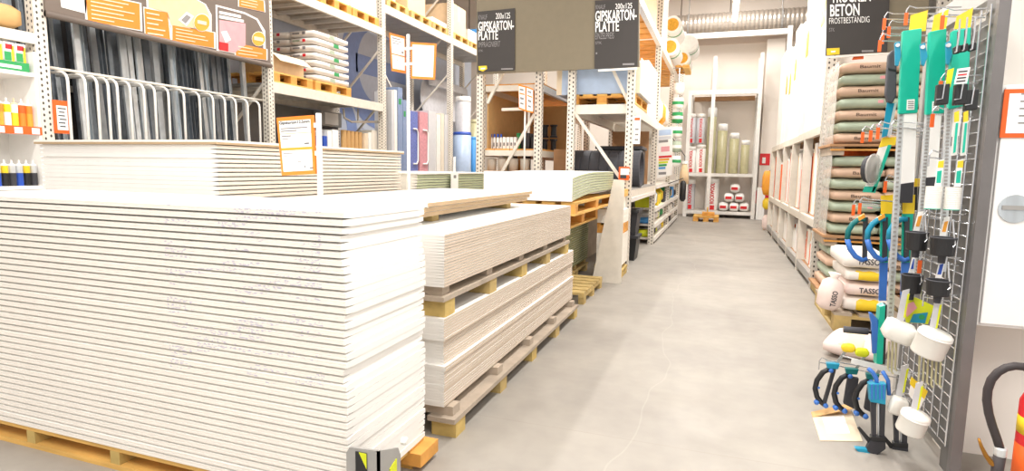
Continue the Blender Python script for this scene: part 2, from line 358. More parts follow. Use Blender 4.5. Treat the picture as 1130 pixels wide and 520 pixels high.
# ================================================================== PLASTERBOARD
def board(name, L, W, t, taper, axis, ml, me_, mf, bend=None, notch=True, seg=1):
    """one board lying flat: L along axis, W across; origin bottom centre"""
    h = W / 2; e = min(0.05, W * 0.1)
    prof = [(-h, taper)]
    if notch: prof += [(-h, t / 2 - 0.0012), (-h + 0.002, t / 2), (-h, t / 2 + 0.0012)]
    prof += [(-h, t - taper), (-h + e, t), (h - e, t), (h, t - taper)]
    if notch: prof += [(h, t / 2 + 0.0012), (h - 0.002, t / 2), (h, t / 2 - 0.0012)]
    prof += [(h, taper), (h - e, 0), (-h + e, 0)]
    n = len(prof); vs = []; fs = []
    for k in range(seg + 1):
        s_ = -L / 2 + L * k / seg; dz = bend(k / seg) if bend else 0
        for a, z in prof: vs.append((s_, a, z + dz) if axis == 'x' else (-a, s_, z + dz))
    for k in range(seg):
        for i in range(n): fs.append((k*n+i, k*n+(i+1)%n, (k+1)*n+(i+1)%n, (k+1)*n+i))
    fs.append(tuple(range(n))); fs.append(tuple(reversed(range(seg*n, seg*n+n))))
    m = bpy.data.meshes.new(name); m.from_pydata(vs, [], fs)
    for q in (mf, ml, me_): m.materials.append(MATS[q])
    bm = bmesh.new(); bm.from_mesh(m); bmesh.ops.recalc_face_normals(bm, faces=bm.faces); bm.to_mesh(m); bm.free()
    ax = 0 if axis == 'x' else 1
    for p in m.polygons:
        nn = p.normal
        if abs(nn[ax]) > 0.7: p.material_index = 2
        elif abs(nn.z) > 0.7: p.material_index = 0
        else: p.material_index = 1
    return m
def stack(mesh, cx, cy, z0, n, pitch, where, jx=0.004, jy=0.003, rz=0.0015, grp=None, seed=1, shifts=None, name='plasterboard', look='white plasterboard'):
    rnd = random.Random(seed); ox = oy = 0
    for i in range(n):
        o = bpy.data.objects.new(name, mesh); COL.objects.link(o)
        k = n - i
        if rnd.random() < 0.22: ox = rnd.uniform(-jx, jx); oy = rnd.uniform(-jy, jy)
        sx, sy = shifts(i) if shifts else (0, 0)
        o.location = (cx + ox + sx + rnd.uniform(-jx, jx) * 0.4, cy + oy + sy + rnd.uniform(-jy, jy) * 0.4, z0 + i * pitch)
        o.rotation_euler = (0, 0, rnd.uniform(-rz, rz))
        lab = ('topmost %s %s' % (look, where)) if k == 1 else ('%s %s from the top %s' % (nth(k), look, where))
        tag(o, lab, 'plasterboard', grp)
# --- front stack A  (long side towards the camera)
AX1 = -1.10; AX0 = -3.10; AY0 = 1.53; AY1 = 2.06
mA = board('plasterboard_front', AX1 - AX0, AY1 - AY0, 0.0246, 0.0037, 'x', 'board_print', 'paper_white', 'paper_white')
stack(mA, (AX0 + AX1) / 2, (AY0 + AY1) / 2, 0.093, 38, 0.0254, 'of the big front stack', 0.006, 0.004, 0.0006, 'boards of the big front stack', 3,
      shifts=lambda i: ((0.006 if i < 16 else (-0.006 if i < 18 else (0.004 if (i // 5) % 2 else -0.002))), -0.003 if i < 16 else 0.0))
def pallet_long(x0, x1, y0, y1, z0, nb, label, grp, m=('wood_new', 'wood_yellow', 'wood_new'), h=0.142, along='x'):
    t = thing('wooden_pallet', label, 'pallet', ((x0 + x1) / 2, (y0 + y1) / 2, z0), grp)
    rows = 3; bw = 0.09
    tb, bb = 0.022, 0.022
    def bx(u0, u1, v0, v1, a, b, nm, mm):
        q = MB(); q.box(u0, u1, v0, v1, a, b) if along == 'x' else q.box(v0, v1, u0, u1, a, b)
        return q.make(nm, mm, t)
    if along == 'x': U0, U1, V0, V1 = x0, x1, y0, y1
    else: U0, U1, V0, V1 = y0, y1, x0, x1
    nd = max(4, int((V1 - V0) / 0.14)); wv = (V1 - V0) / nd
    for i in range(nd): bx(U0, U1, V0 + i * wv + (0 if i == 0 else 0.008), V0 + (i + 1) * wv - (0 if i == nd - 1 else 0.008), z0 + h - tb, z0 + h - 0.0005, 'deck_board', m[0])
    for r in range(rows):
        v = V0 + (V1 - V0 - bw) * r / (rows - 1)
        bx(U0, U1, v, v + bw, z0, z0 + bb, 'bottom_board', m[2])
        for k in range(nb):
            u = U0 + (U1 - U0 - 0.1) * k / (nb - 1)
            bx(u, u + 0.1, v + 0.001, v + bw - 0.001, z0 + bb, z0 + h - tb - 0.02, 'block', m[1])
    for k in range(nb):
        u = U0 + (U1 - U0 - 0.1) * k / (nb - 1)
        bx(u, u + 0.1, V0, V1, z0 + h - tb - 0.02, z0 + h - tb, 'stringer_board', m[1])
    return t
t = thing('wooden_pallet', 'new yellow wooden pallet under the big front stack', 'pallet', (-2.1, 1.8, 0))
for k in range(4): MB().box(AX0, AX1 + 0.0, AY0 + 0.004 + k * 0.135, AY0 + 0.124 + k * 0.135, 0.076, 0.0925).make('deck_board', 'wood_new', t)
for r_ in range(3):
    v = AY0 + 0.004 + r_ * 0.21
    MB().box(AX0, AX1 + 0.0, v, v + 0.1, 0, 0.022).make('bottom_board', 'wood_new', t)
    for k in range(5): MB().box(-3.18 + 0.49 * k + 0.08 * (k == 0), -3.13 + 0.49 * k + 0.08 * (k == 0), v + 0.001, v + 0.099, 0.022, 0.0755).make('block', 'wood_yellow', t)
MB().box(AX1 - 0.06, AX1 + 0.05, AY1 - 0.12, AY1 + 0.03, 0.0225, 0.0755).make('end_block', 'wood_orange', t)
# steel corner guard at the foot of the front stack
g = thing('corner_guard', 'grey steel corner guard with black and yellow stripes at the front stack', 'guard', (-0.98, 1.47, 0))
ct = P(418, 498, y=1.46); lt = P(382, 493, y=1.46)
MB().slab([(lt.x, 1.46, 0), (ct.x, 1.46, 0), (ct.x, 1.46, ct.z), (lt.x + 0.012, 1.46, lt.z), (lt.x, 1.46, lt.z - 0.02)], (0, 0.008, 0)).make('front_plate', 'steel_grey', g)
rp = P(442, 492, x=ct.x)
MB().slab([(ct.x, 1.46, 0), (ct.x, rp.y, 0), (ct.x, rp.y, rp.z - 0.03), (ct.x, rp.y - 0.015, rp.z), (ct.x, 1.46, ct.z)], (-0.008, 0, 0)).make('side_plate', 'steel_grey', g)
MB().box(lt.x + 0.035, lt.x + 0.075, 1.457, 1.46, 0.02, ct.z - 0.015).make('black_sticker', 'black', g)
for k in range(3):
    z = ct.z - 0.015 - k * 0.1
    MB().slab([(lt.x + 0.048, 1.456, z), (lt.x + 0.075, 1.456, z), (lt.x + 0.075, 1.456, z - 0.05), ], (0, 0.001, 0)).make('yellow_stripe', 'lime', g)
MB().slab([(ct.x, 1.52, 0.02), (ct.x, 1.56, 0.02), (ct.x, 1.56, rp.z - 0.03), (ct.x, 1.52, rp.z - 0.045)], (0.003, 0, 0)).make('yellow_sticker', 'lime', g)
MB().lathe([(0.014, 0), (0.014, 0.012), (0.009, 0.018)], (ct.x, 1.60, ct.z - 0.03), 'x', 8).make('bolt', 'tub_white', g)
# --- aisle stacks B (two tiers, long side along the aisle)
BX1 = -1.10; BX0 = -2.30; BY0 = 2.245; BY1 = 4.49
mB = board('plasterboard_aisle', BY1 - BY0, BX1 - BX0, 0.0122, 0.0009, 'y', 'board_side', 'paper_white', 'paper_white', notch=False)
mB2 = board('plasterboard_aisle_long', 4.62 - BY0, BX1 - BX0, 0.0122, 0.0009, 'y', 'board_side', 'paper_white', 'paper_white', notch=False)
stack(mB2, (BX0 + BX1) / 2, (BY0 + 4.62) / 2, 0.142, 32, 0.01255, 'of the lower tier beside the aisle', 0.0015, 0.002, 0.0003, 'boards of the lower aisle stack', 5,
      shifts=lambda i: ((-0.012 if 15 <= i < 24 else (0.006 if i in (13, 14) else 0)), (0.02 if 15 <= i < 24 else 0)))
stack(mB, (BX0 + BX1) / 2, (BY0 + BY1) / 2, 0.681, 18, 0.0129, 'of the upper tier beside the aisle', 0.0012, 0.002, 0.0003, 'boards of the upper aisle stack', 6)
def bearer_pallet(x0, x1, y0, y1, z0, label, grp, ny=5, mats=('wood_yellow', 'wood_grey', 'wood_grey')):
    t = thing('wooden_pallet', label, 'pallet', ((x0 + x1) / 2, (y0 + y1) / 2, z0), grp)
    for k in range(ny):
        y = y0 + 0.02 + (y1 - y0 - 0.14) * k / (ny - 1)
        for x in (x0, (x0 + x1) / 2 - 0.06, x1 - 0.12):
            MB().box(x, x + 0.12, y, y + 0.1, z0, z0 + 0.072).make('block', mats[0] if (k % 2 == 0) else 'wood_olive', t)
        MB().box(x0 - 0.01, x1 - 0.02, y + 0.01, y + 0.085, z0 + 0.0945, z0 + 0.136).make('cross_bearer', mats[2], t)
    for x in (x0 - 0.005, (x0 + x1) / 2 - 0.06, x1 - 0.13):
        MB().box(x, x + 0.135, y0 - 0.005, y1, z0 + 0.0725, z0 + 0.094).make('runner_board', mats[1], t)
    return t
bearer_pallet(BX0, BX1 + 0.05, BY0 + 0.0, 4.62, 0.0, 'weathered pallet on the floor under the aisle boards', None)
bearer_pallet(BX0, BX1 - 0.005, BY0 + 0.0, BY1, 0.5445, 'weathered pallet between the two tiers of aisle boards', None)
# loose boards on top of B, raised on battens
for k, y in enumerate((2.75, 3.9)):
    tag(MB().box(-2.05, -1.42, y, y + 0.08, 0.9135, 0.955).make('batten', 'wood_olive'), ('front' if k == 0 else 'rear') + ' wooden batten under the loose boards on the upper aisle stack', 'batten', 'battens on the aisle stack')
mG = board('plasterboard_loose', 1.75, 0.8, 0.0243, 0.002, 'y', 'board_tan', 'board_cream', 'paper_white', notch=False)
for k in range(3):
    o = bpy.data.objects.new('plasterboard', mG); COL.objects.link(o); o.location = (-1.75 + 0.012 * k, 3.32 + 0.02 * k, 0.9555 + k * 0.0247); o.rotation_euler = (0, 0, 0.02)
    tag(o, '%s loose board lying raised on top of the aisle stack' % ('lowest', 'middle', 'uppermost')[k], 'plasterboard', 'loose boards on the aisle stack')
# --- stack D behind the front stack (taller than eye height)
DX1 = -2.60; DX0 = -4.03; DY0 = 2.50; DY1 = 4.46
mD = board('plasterboard_rear', DY1 - DY0, DX1 - DX0, 0.0246, 0.0038, 'y', 'board_cream', 'paper_white', 'paper_white')
stack(mD, (DX0 + DX1) / 2, (DY0 + DY1) / 2, 0.142, 46, 0.0252, 'of the tall stack behind the front stack', 0.003, 0.003, 0.0005, 'boards of the tall rear stack', 8)
for k in range(2):
    o = MB().box(DX0 - 0.02, DX1 + 0.02, DY0 - 0.02, DY1 + 0.02, 1.3015 + k * 0.0127, 1.3138 + k * 0.0127).make('cover_board', 'board_white' if k else 'board_tan')
    tag(o, ('upper' if k else 'lower') + ' overhanging cover board on top of the tall rear stack', 'cover board', 'cover boards of the rear stack')
bearer_pallet(DX0, DX1, DY0, DY1, 0.0, 'pallet under the tall stack behind the front stack', None, 4)
# --- stack F, green boards
mF = board('green_board_rear', 1.85, 1.0, 0.0246, 0.003, 'y', 'board_green', 'board_white', 'paper_white', notch=False)
stack(mF, -3.01, 5.50, 0.142, 39, 0.0253, 'of the green-edged stack below the two orange price signs', 0.003, 0.003, 0.0006, 'boards of the green rear stack', 9, look='green-edged plasterboard')
tag(MB().box(-3.53, -2.49, 4.56, 6.45, 1.1295, 1.142).make('cover_board', 'board_white'), 'white cover board on the green-edged rear stack', 'cover board')
bearer_pallet(-3.5, -2.52, 4.58, 6.42, 0, 'pallet under the green-edged rear stack', None, 4)
# --- stack C: white front, green long edge, on a lighter pallet and a lower green stack
CX1 = -1.17; CX0 = -1.97; CY0 = 4.82; CY1 = 6.78
sag = lambda u: -0.05 * max(0, 0.55 - u) ** 2 / 0.3
mC = board('green_board_upper', CY1 - CY0, CX1 - CX0, 0.0246, 0.003, 'y', 'board_green', 'paper_white', 'paper_white', bend=sag, notch=False, seg=10)
stack(mC, (CX0 + CX1) / 2, (CY0 + CY1) / 2, 0.975, 8, 0.0253, 'of the upper green stack behind the aisle boards', 0.001, 0.002, 0.0, 'boards of the upper green stack', 11, look='green-edged plasterboard')
tag(MB().box(CX0, CX1, CY0 - 0.018, CY0 - 0.006, 0.925, 1.17).make('end_cover_board', 'paper_white'), 'white end sheet covering the front of the upper green stack', 'cover board')
def euro(x0, y0, z0, label, grp, lx=0.8, ly=1.2, h=0.144, mats=('wood_new', 'wood_orange', 'wood_new'), sagf=None):
    """pallet with its three-block side towards +x and the deck boards along y"""
    t = thing('wooden_pallet', label, 'pallet', (x0 + lx / 2, y0 + ly / 2, z0), grp)
    for i in range(5):
        xx = x0 + (lx - 0.12) * i / 4
        MB().box(xx, xx + 0.12, y0, y0 + ly, z0 + h - 0.022, z0 + h - 0.0005).make('deck_board', mats[0], t)
    for j in range(3):
        yy = y0 + (ly - 0.12) * j / 2
        MB().box(x0, x0 + lx, yy, yy + 0.12, z0 + h - 0.044, z0 + h - 0.022).make('stringer_board', mats[1], t)
        for i in range(3):
            xx = x0 + (lx - 0.12) * i / 2
            MB().box(xx + 0.002, xx + 0.118, yy, yy + 0.12, z0 + 0.022, z0 + h - 0.044).make('block', mats[1], t)
    for i in range(3):
        xx = x0 + (lx - 0.12) * i / 2
        MB().box(xx, xx + 0.12, y0, y0 + ly, z0, z0 + 0.022).make('bottom_board', mats[2], t)
    return t
euro(-1.97, 4.84, 0.80, 'new orange pallet carrying the upper green stack', None, 0.82, 1.92, 0.118)
# shorter pallet turned under it
euro(-1.97, 4.90, 0.664, 'short orange pallet below the one carrying the upper green stack', None, 0.72, 1.45, 0.135)
mE = board('green_board_lower', 1.66, 0.62, 0.0246, 0.002, 'y', 'board_green_dark', 'board_green', 'board_white', notch=False)
stack(mE, -1.77, 6.03, 0.142, 20, 0.0253, 'of the lower green stack standing near the floor', 0.002, 0.002, 0.0005, 'boards of the lower green stack', 12, look='green-edged plasterboard')
bearer_pallet(-2.07, -1.45, 5.25, 6.85, 0, 'pallet under the lower green stack', None, 4, ('wood_olive', 'wood_olive', 'wood_olive'))
# small empty pallet on the floor
t = thing('wooden_pallet', 'small empty pale pallet lying on the floor behind the aisle boards', 'pallet', (-1.25, 5.45, 0))
for i in range(6): MB().box(-1.42, -1.09, 5.02 + i * 0.15, 5.13 + i * 0.15, 0.085, 0.107).make('deck_board', 'wood_olive', t)
for x in (-1.41, -1.14):
    MB().box(x, x + 0.05, 5.02, 5.88, 0.06, 0.0845).make('runner_board', 'wood_olive', t)
    for y in (5.03, 5.40, 5.78): MB().box(x, x + 0.05, y, y + 0.09, 0, 0.06).make('block', 'wood_olive', t)
# white leaning sheet beside it and stack E at the rack foot
a, b_, c_, d_ = P(653, 308, y=6.12), P(685, 311.5, y=6.12), P(689, 199, y=6.2), P(677, 198, y=6.2)
a.z = 0.0; b_.z = 0.0
tag(MB().slab([a, b_, c_, d_], (0, 0.03, 0)).make('leaning_sheet', 'steel_cream'), 'tall pale tapered sheet standing upright beside the green stacks', 'sheet')
bearer_pallet(-1.28, -0.985, 6.42, 6.86, 0, 'pallet at the floor under the cut white boards by the rack', None, 3, ('wood_yellow', 'wood_yellow', 'wood_olive'))
mH = board('short_board', 0.43, 0.28, 0.0246, 0.001, 'y', 'board_white', 'paper_white', 'paper_white', notch=False)
stack(mH, -1.13, 6.645, 0.142, 14, 0.0252, 'of the small lower stack at the rack foot', 0.003, 0.003, 0.001, 'cut boards at the rack foot', 14, look='cut white board')
euro(-1.27, 6.43, 0.498, 'small orange pallet between the cut boards at the rack foot', None, 0.28, 0.43, 0.11, ('wood_orange', 'wood_orange', 'wood_orange'))
stack(mH, -1.13, 6.645, 0.61, 6, 0.0252, 'of the small upper stack at the rack foot', 0.003, 0.003, 0.001, 'cut boards on the small orange pallet', 15, look='cut white board')
# ------------------------------------------------------------------ price signs on poles
def price_sign(parent, tl, tr, br, bl, text_rows, big=None):
    tl, tr, br, bl = map(Vector, (tl, tr, br, bl)); n = (tr - tl).cross(bl - tl).normalized()
    if n.y > 0: n = -n
    c = (tl + tr + br + bl) / 4
    MB().slab([tl, tr, br, bl], -n * 0.012).make('sign_frame', 'orange', parent)
    k = 0.87; q = [c + (p - c) * k + n * 0.001 for p in (tl, tr, br, bl)]
    MB().slab(q, -n * 0.002).make('paper', 'white', parent)
    L = q[1] - q[0]; D = q[3] - q[0]
    for (u, v, wd, h, m) in text_rows:
        p0 = q[0] + L * u + D * v + n * 0.0015
        MB().slab([p0, p0 + L * wd, p0 + L * wd + D * h, p0 + D * h], -n * 0.001).make('print_mark', m, parent)
    if big:
        p0 = q[0] + L * 0.02 + D * 0.085 + n * 0.0025
        lettering(big, 'ink', parent, p0, L * 0.96, -D * 0.075, 0.02)
    return q
rnd = random.Random(4)
p1 = P(351.5, 125, y=2.15)
t = thing('price_sign_stand', 'orange framed price sign on a white pole behind the front stack', 'sign', (p1.x, 2.15, 0))
MB().tube([(p1.x, 2.15, 0), (p1.x, 2.15, p1.z)], 0.012, 10).make('pole', 'steel_white', t, smooth=True)
MB().lathe([(0.06, 0), (0.06, 0.015), (0.02, 0.03)], (p1.x, 2.15, 0), 'z', 20).make('foot_plate', 'steel_white', t)
rows = [(0.04, 0.14, 0.85, 0.02, 'ink_soft'), (0.04, 0.19, 0.5, 0.02, 'ink_soft'), (0.0, 0.25, 1.0, 0.006, 'orange'), (0.05, 0.29, 0.3, 0.02, 'ink_soft'), (0.05, 0.35, 0.2, 0.012, 'ink_soft'), (0.75, 0.45, 0.15, 0.02, 'ink'),
        (0.0, 0.53, 1.0, 0.05, 'amber'), (0.06, 0.63, 0.3, 0.015, 'ink_soft'), (0.06, 0.68, 0.18, 0.012, 'ink_soft'), (0.5, 0.8, 0.1, 0.012, 'ink'), (0.68, 0.9, 0.05, 0.025, 'ink'), (0.85, 0.93, 0.1, 0.02, 'ink')]
Y = 2.136
price_sign(t, P(305, 130, y=Y), P(345, 127, y=Y), P(348, 192, y=Y), P(311, 194, y=Y), rows, 'Gipskarton12,5mm')
for zz in (1.36, 1.24): MB().box(p1.x - 0.022, p1.x - 0.005, 2.138, 2.15, zz, zz + 0.02).make('clip', 'steel_white', t)
PX, PY_ = -2.40, 4.24
t = thing('price_sign_stand', 'tall pole with two orange framed price signs before the plastic panels', 'sign', (PX, PY_, 0))
pt = P(450, 38, y=PY_)
MB().tube([(PX, PY_, 0), (PX, PY_, pt.z)], 0.014, 10).make('pole', 'steel_white', t, smooth=True)
MB().lathe([(0.13, 0), (0.13, 0.015), (0.02, 0.03)], (PX, PY_, 0), 'z', 20).make('foot_plate', 'steel_white', t)
rows2 = [(0.08, 0.05, 0.6, 0.03, 'ink_soft'), (0.08, 0.13, 0.7, 0.02, 'ink_soft'), (0.08, 0.2, 0.5, 0.02, 'ink_soft'), (0.75, 0.42, 0.12, 0.04, 'ink'), (0.0, 0.54, 1.0, 0.03, 'orange'), (0.3, 0.7, 0.1, 0.02, 'ink_soft')]
price_sign(t, P(430, 36, y=PY_), P(447, 40.5, y=PY_ + 0.1), P(448, 81, y=PY_ + 0.1), P(432.5, 78, y=PY_), rows2)
price_sign(t, P(453.5, 46.5, y=PY_), P(481, 48, y=PY_), P(479.5, 88, y=PY_), P(453.5, 86.5, y=PY_), [(0.1, 0.08, 0.5, 0.02, 'white')])
for zz in (P(450, 55, y=PY_).z, P(450, 72, y=PY_).z): MB().box(PX - 0.03, PX + 0.06, PY_ - 0.005, PY_ + 0.012, zz, zz + 0.02).make('clip', 'steel_white', t)
t = thing('price_sign_stand', 'thin pole with a folded pair of small orange price cards behind the white board stack', 'sign', (P(580, 170, y=6.78).x, 6.78, 0))
py3 = 6.78
pp = P(580, 96, y=py3)
MB().tube([(pp.x, py3, 1.0), (pp.x, py3, pp.z)], 0.012, 8).make('pole', 'steel_white', t, smooth=True)
MB().tube([(pp.x, py3, 0.02), (pp.x, py3, 1.0)], 0.014, 8).make('lower_pole', 'steel_white', t, smooth=True)
MB().lathe([(0.06, 0), (0.06, 0.015), (0.02, 0.03)], (pp.x, py3, 0), 'z', 16).make('foot_plate', 'steel_white', t)
rows3 = [(0.15, 0.1, 0.6, 0.08, 'ink_soft'), (0.1, 0.3, 0.8, 0.06, 'orange'), (0.2, 0.5, 0.55, 0.1, 'ink_soft'), (0.2, 0.75, 0.5, 0.08, 'ink_soft')]
price_sign(t, P(572, 93, y=py3 - 0.02), P(580, 95, y=py3 - 0.05), P(580, 123, y=py3 - 0.05), P(572.5, 120, y=py3 - 0.02), rows3)
price_sign(t, P(580.6, 95, y=py3 - 0.05), P(588.5, 98, y=py3 - 0.02), P(588.5, 125, y=py3 - 0.02), P(580.6, 123, y=py3 - 0.05), rows3)
# strip label hanging before the green stack
q = P(498, 189, x=-2.47)
t = thing('label_strip', 'narrow white printed label strip hanging on the green-edged stack', 'label', (-2.47, q.y, 0.9))
q2 = P(505.5, 189, x=-2.47)
MB().box(-2.475, -2.468, q.y, q2.y, 0.9, 1.15).make('strip', 'white', t)
MB().box(-2.4675, -2.467, q.y + 0.05, q2.y - 0.05, 1.09, 1.12).make('print_mark', 'ink_soft', t)
MB().box(-2.475, -2.468, q.y + 0.06, q2.y - 0.06, 1.15, 1.30).make('tag', 'white', t)
MB().box(-2.4675, -2.467, q.y + 0.08, q2.y - 0.08, 1.19, 1.25).make('print_mark', 'ink', t)
# ================================================================== LEFT RACK (x = -5.5, runs along the aisle)
LX = -5.5; UY = [0.79, 3.49, 6.20, 8.90, 11.58, 14.28]
LR = thing('pallet_rack', 'long cream pallet rack along the left side holding metal studs and pallets', 'rack', (-6.0, 8, 0))
for y in UY:
    for x in (LX - 0.05, LX - 1.0):
        MB().box(x - 0.05, x + 0.05, y - 0.05, y + 0.05, 0, 5.0).make('post', 'perf_cream', LR, origin=(x, y, 0))
    z = 0.5; sgn = 1
    while z < 4.4:
        xa, xb = (LX - 0.1, LX - 0.95) if sgn > 0 else (LX - 0.95, LX - 0.1)
        MB().bar((xa, y, z + 0.85), (xb, y, z), 0.03, 0.03, (0, 1, 0)).make('brace', 'steel_cream', LR); z += 0.9; sgn = 1
def beam(x, y0, y1, z0, z1, m='steel_cream'): return MB().box(x - 0.045, x, y0, y1, z0, z1).make('beam', m, LR)
beam(LX, 0.84, 3.44, 2.172, 2.26)
for xx in (LX, LX - 0.955):
    beam(xx, 6.25, 8.85, 2.12, 2.255); beam(xx, 6.25, 8.85, 3.385, 3.50)
    beam(xx, 8.95, 11.53, 3.78, 3.91); beam(xx, 11.63, 14.23, 3.78, 3.91); beam(xx, 8.95, 11.53, 0.9, 0.974); beam(xx, 6.25, 8.85, 1.0, 1.074); beam(xx, 11.63, 14.23, 0.9, 0.974)
for k in range(8):
    y = 6.45 + k * 0.32
    MB().box(LX - 0.95, LX - 0.05, y, y + 0.05, 2.19, 2.235).make('crossbar', 'steel_cream', LR)
    MB().box(LX - 0.95, LX - 0.05, y, y + 0.05, 3.44, 3.485).make('crossbar', 'steel_cream', LR)
for k in range(7): MB().box(LX - 0.94, LX - 0.05 if k else LX - 0.05, 6.26 + k * 0.37, 6.26 + k * 0.37 + 0.36, 2.236, 2.254).make('deck_plank', 'steel_grey', LR)
for k in range(7): MB().box(LX - 0.94, LX - 0.05, 6.26 + k * 0.37, 6.26 + k * 0.37 + 0.36, 3.486, 3.499).make('deck_plank', 'wood_grey', LR)
for k in range(14): MB().box(LX - 0.94, LX - 0.05, 8.97 + k * 0.375, 8.97 + k * 0.375 + 0.36, 3.88, 3.905).make('deck_plank', 'steel_grey', LR)
for k in range(14): MB().box(LX - 0.94, LX - 0.05, 8.97 + k * 0.375, 8.97 + k * 0.375 + 0.36, 0.975, 0.998).make('deck_plank', 'wood_grey', LR)
for k in range(7): MB().box(LX - 0.94, LX - 0.05, 6.26 + k * 0.37, 6.26 + k * 0.37 + 0.36, 1.075, 1.098).make('deck_plank', 'wood_grey', LR)
# mural banners behind the rack
t = thing('mural_banner', 'grey blue printed banner with a large round letter behind the left rack', 'banner', (-6.75, 9.5, 0.4))
MB().box(-6.79, -6.77, 5.9, 15.5, 0.4, 4.9).make('cloth', 'mural_grey', t)
def ring(cy, cz, r0, r1, a0, a1, m, x=-6.765, nm='printed_letter'):
    q = MB(); n = 28; pts = []
    for i in range(n):
        a = math.radians(a0 + (a1 - a0) * i / n); b = math.radians(a0 + (a1 - a0) * (i + 1) / n)
        q.slab([(x, cy + r0 * math.cos(a), cz + r0 * math.sin(a)), (x, cy + r1 * math.cos(a), cz + r1 * math.sin(a)), (x, cy + r1 * math.cos(b), cz + r1 * math.sin(b)), (x, cy + r0 * math.cos(b), cz + r0 * math.sin(b))], (-0.003, 0, 0))
    return q.make(nm, m, t)
cc = P(418, 75, x=-6.76)
ring(cc.y, cc.z, 0.75, 1.25, 20, 330, 'mural_blue'); ring(cc.y, cc.z, 1.27, 1.40, 20, 330, 'mural_light', -6.766)
MB().box(-6.768, -6.765, cc.y - 0.8, cc.y + 1.1, cc.z - 0.2, cc.z + 0.16).make('printed_letter', 'mural_blue', t)
ring(P(372, 100, x=-6.76).y, 1.9, 0.3, 0.62, 0, 360, 'mural_blue', -6.7655)
# back panel of the stud bay
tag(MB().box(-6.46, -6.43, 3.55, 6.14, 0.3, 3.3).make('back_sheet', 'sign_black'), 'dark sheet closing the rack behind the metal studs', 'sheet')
# banner over the studs
BXP = LX + 0.03
bn = thing('shop_banner', 'brown advertising banner with orange text boxes above the metal studs', 'banner', (BXP, 4.85, 2.42))
MB().box(BXP - 0.02, BXP, 3.52, 6.17, 2.42, 3.45).make('cloth', 'banner_brown', bn)
MB().tube([(BXP, 3.52, 2.44), (BXP, 6.17, 2.44)], 0.03, 10).make('bottom_rail', 'banner_brown', bn, smooth=True)
def on_banner(pts, m, dx, nm, grow=0.0):
    q = [P(a, b, x=BXP + dx) for a, b in pts]
    if grow:
        c = sum(q, Vector()) / len(q); q = [c + (p - c) * (1 + grow) for p in q]
    return MB().slab(q, (-0.003, 0, 0)).make(nm, m, bn)
def text_box(pts, lines=4):
    on_banner(pts, 'white', 0.004, 'box_border', 0.08); on_banner(pts, 'orange', 0.007, 'text_box')
    (ax, ay), (bx, by), (cx, cy), (dx, dy) = pts; r = random.Random(int(ax))
    for i in range(lines):
        v = (i + 0.7) / (lines + 0.7); v2 = v + 0.28 / (lines + 1); u1 = r.uniform(0.45, 0.9)
        def bil(u, w): return (ax + (bx - ax) * u + ((dx + (cx - dx) * u) - (ax + (bx - ax) * u)) * w, ay + (by - ay) * u + ((dy + (cy - dy) * u) - (ay + (by - ay) * u)) * w)
        on_banner([bil(0.08, v), bil(u1, v), bil(u1, v2), bil(0.08, v2)], 'carton_light', 0.010, 'text_line')
on_banner([(66, -6), (96, 0), (95, 15), (68, 8)], 'white', 0.004, 'photo_print')
text_box([(95, -8), (154, 4), (155, 33), (97, 23)], 6)
on_banner([(163, -12), (212, -3), (226, 5), (232, 16), (232, 34), (189, 28), (185, 14), (164, 8)], 'white', 0.004, 'photo_border', 0.05)
on_banner([(163, -12), (212, -3), (226, 5), (231, 16), (231, 33), (189, 28), (185, 14), (164, 8)], 'carton_pale', 0.006, 'photo_print')
on_banner([(197, 22), (206, 13), (214, 18), (206, 29)], 'white', 0.009, 'photo_print'); on_banner([(200, 22), (206, 16), (211, 19), (205, 26)], 'ink_soft', 0.011, 'photo_print')
text_box([(159.5, 9), (185, 14), (188, 45), (161, 41)], 5)
text_box([(190.5, 28), (236, 36), (236.5, 53), (190.5, 45)], 4)
on_banner([(239, 6), (270, 14), (284, 21), (292, 34), (293, 64), (240, 55)], 'white', 0.004, 'photo_border', 0.03)
on_banner([(240, 7.5), (270, 15.5), (283, 22), (290, 35), (291, 62), (241, 54)], 'banner_brown', 0.006, 'photo_print')
on_banner([(242, 22), (271, 26), (271, 50), (259, 58), (242, 55)], 'pink', 0.008, 'photo_print')
on_banner([(244, 35), (250, 34), (255, 44), (249, 47)], 'white', 0.010, 'photo_print'); on_banner([(242, 46), (252, 48), (252, 57), (242, 55)], 'red', 0.010, 'photo_print')
on_banner([(242, 12), (266, 17), (266, 20), (242, 15)], 'white', 0.009, 'text_line'); on_banner([(242, 16.5), (269, 22), (269, 25), (242, 20)], 'white', 0.009, 'text_line')
text_box([(260.5, 47.5), (294, 54.5), (294, 66), (260.5, 62)], 3)
text_box([(264, -5), (291, 1), (292, 13), (264, 7)], 3)
for cx, cy, r_ in ((223, 25, 8.5), (285.5, 43, 7)):
    pts = [(cx + r_ * math.cos(a * math.pi / 8), cy + r_ * 1.1 * math.sin(a * math.pi / 8)) for a in range(16)]
    on_banner(pts, 'white', 0.011, 'disc_border', 0.08); on_banner(pts, 'amber', 0.014, 'price_disc')
    on_banner([(cx - 5, cy - 3), (cx + 5, cy - 1), (cx + 5, cy + 3), (cx - 5, cy + 1)], 'carton_light', 0.017, 'text_line')
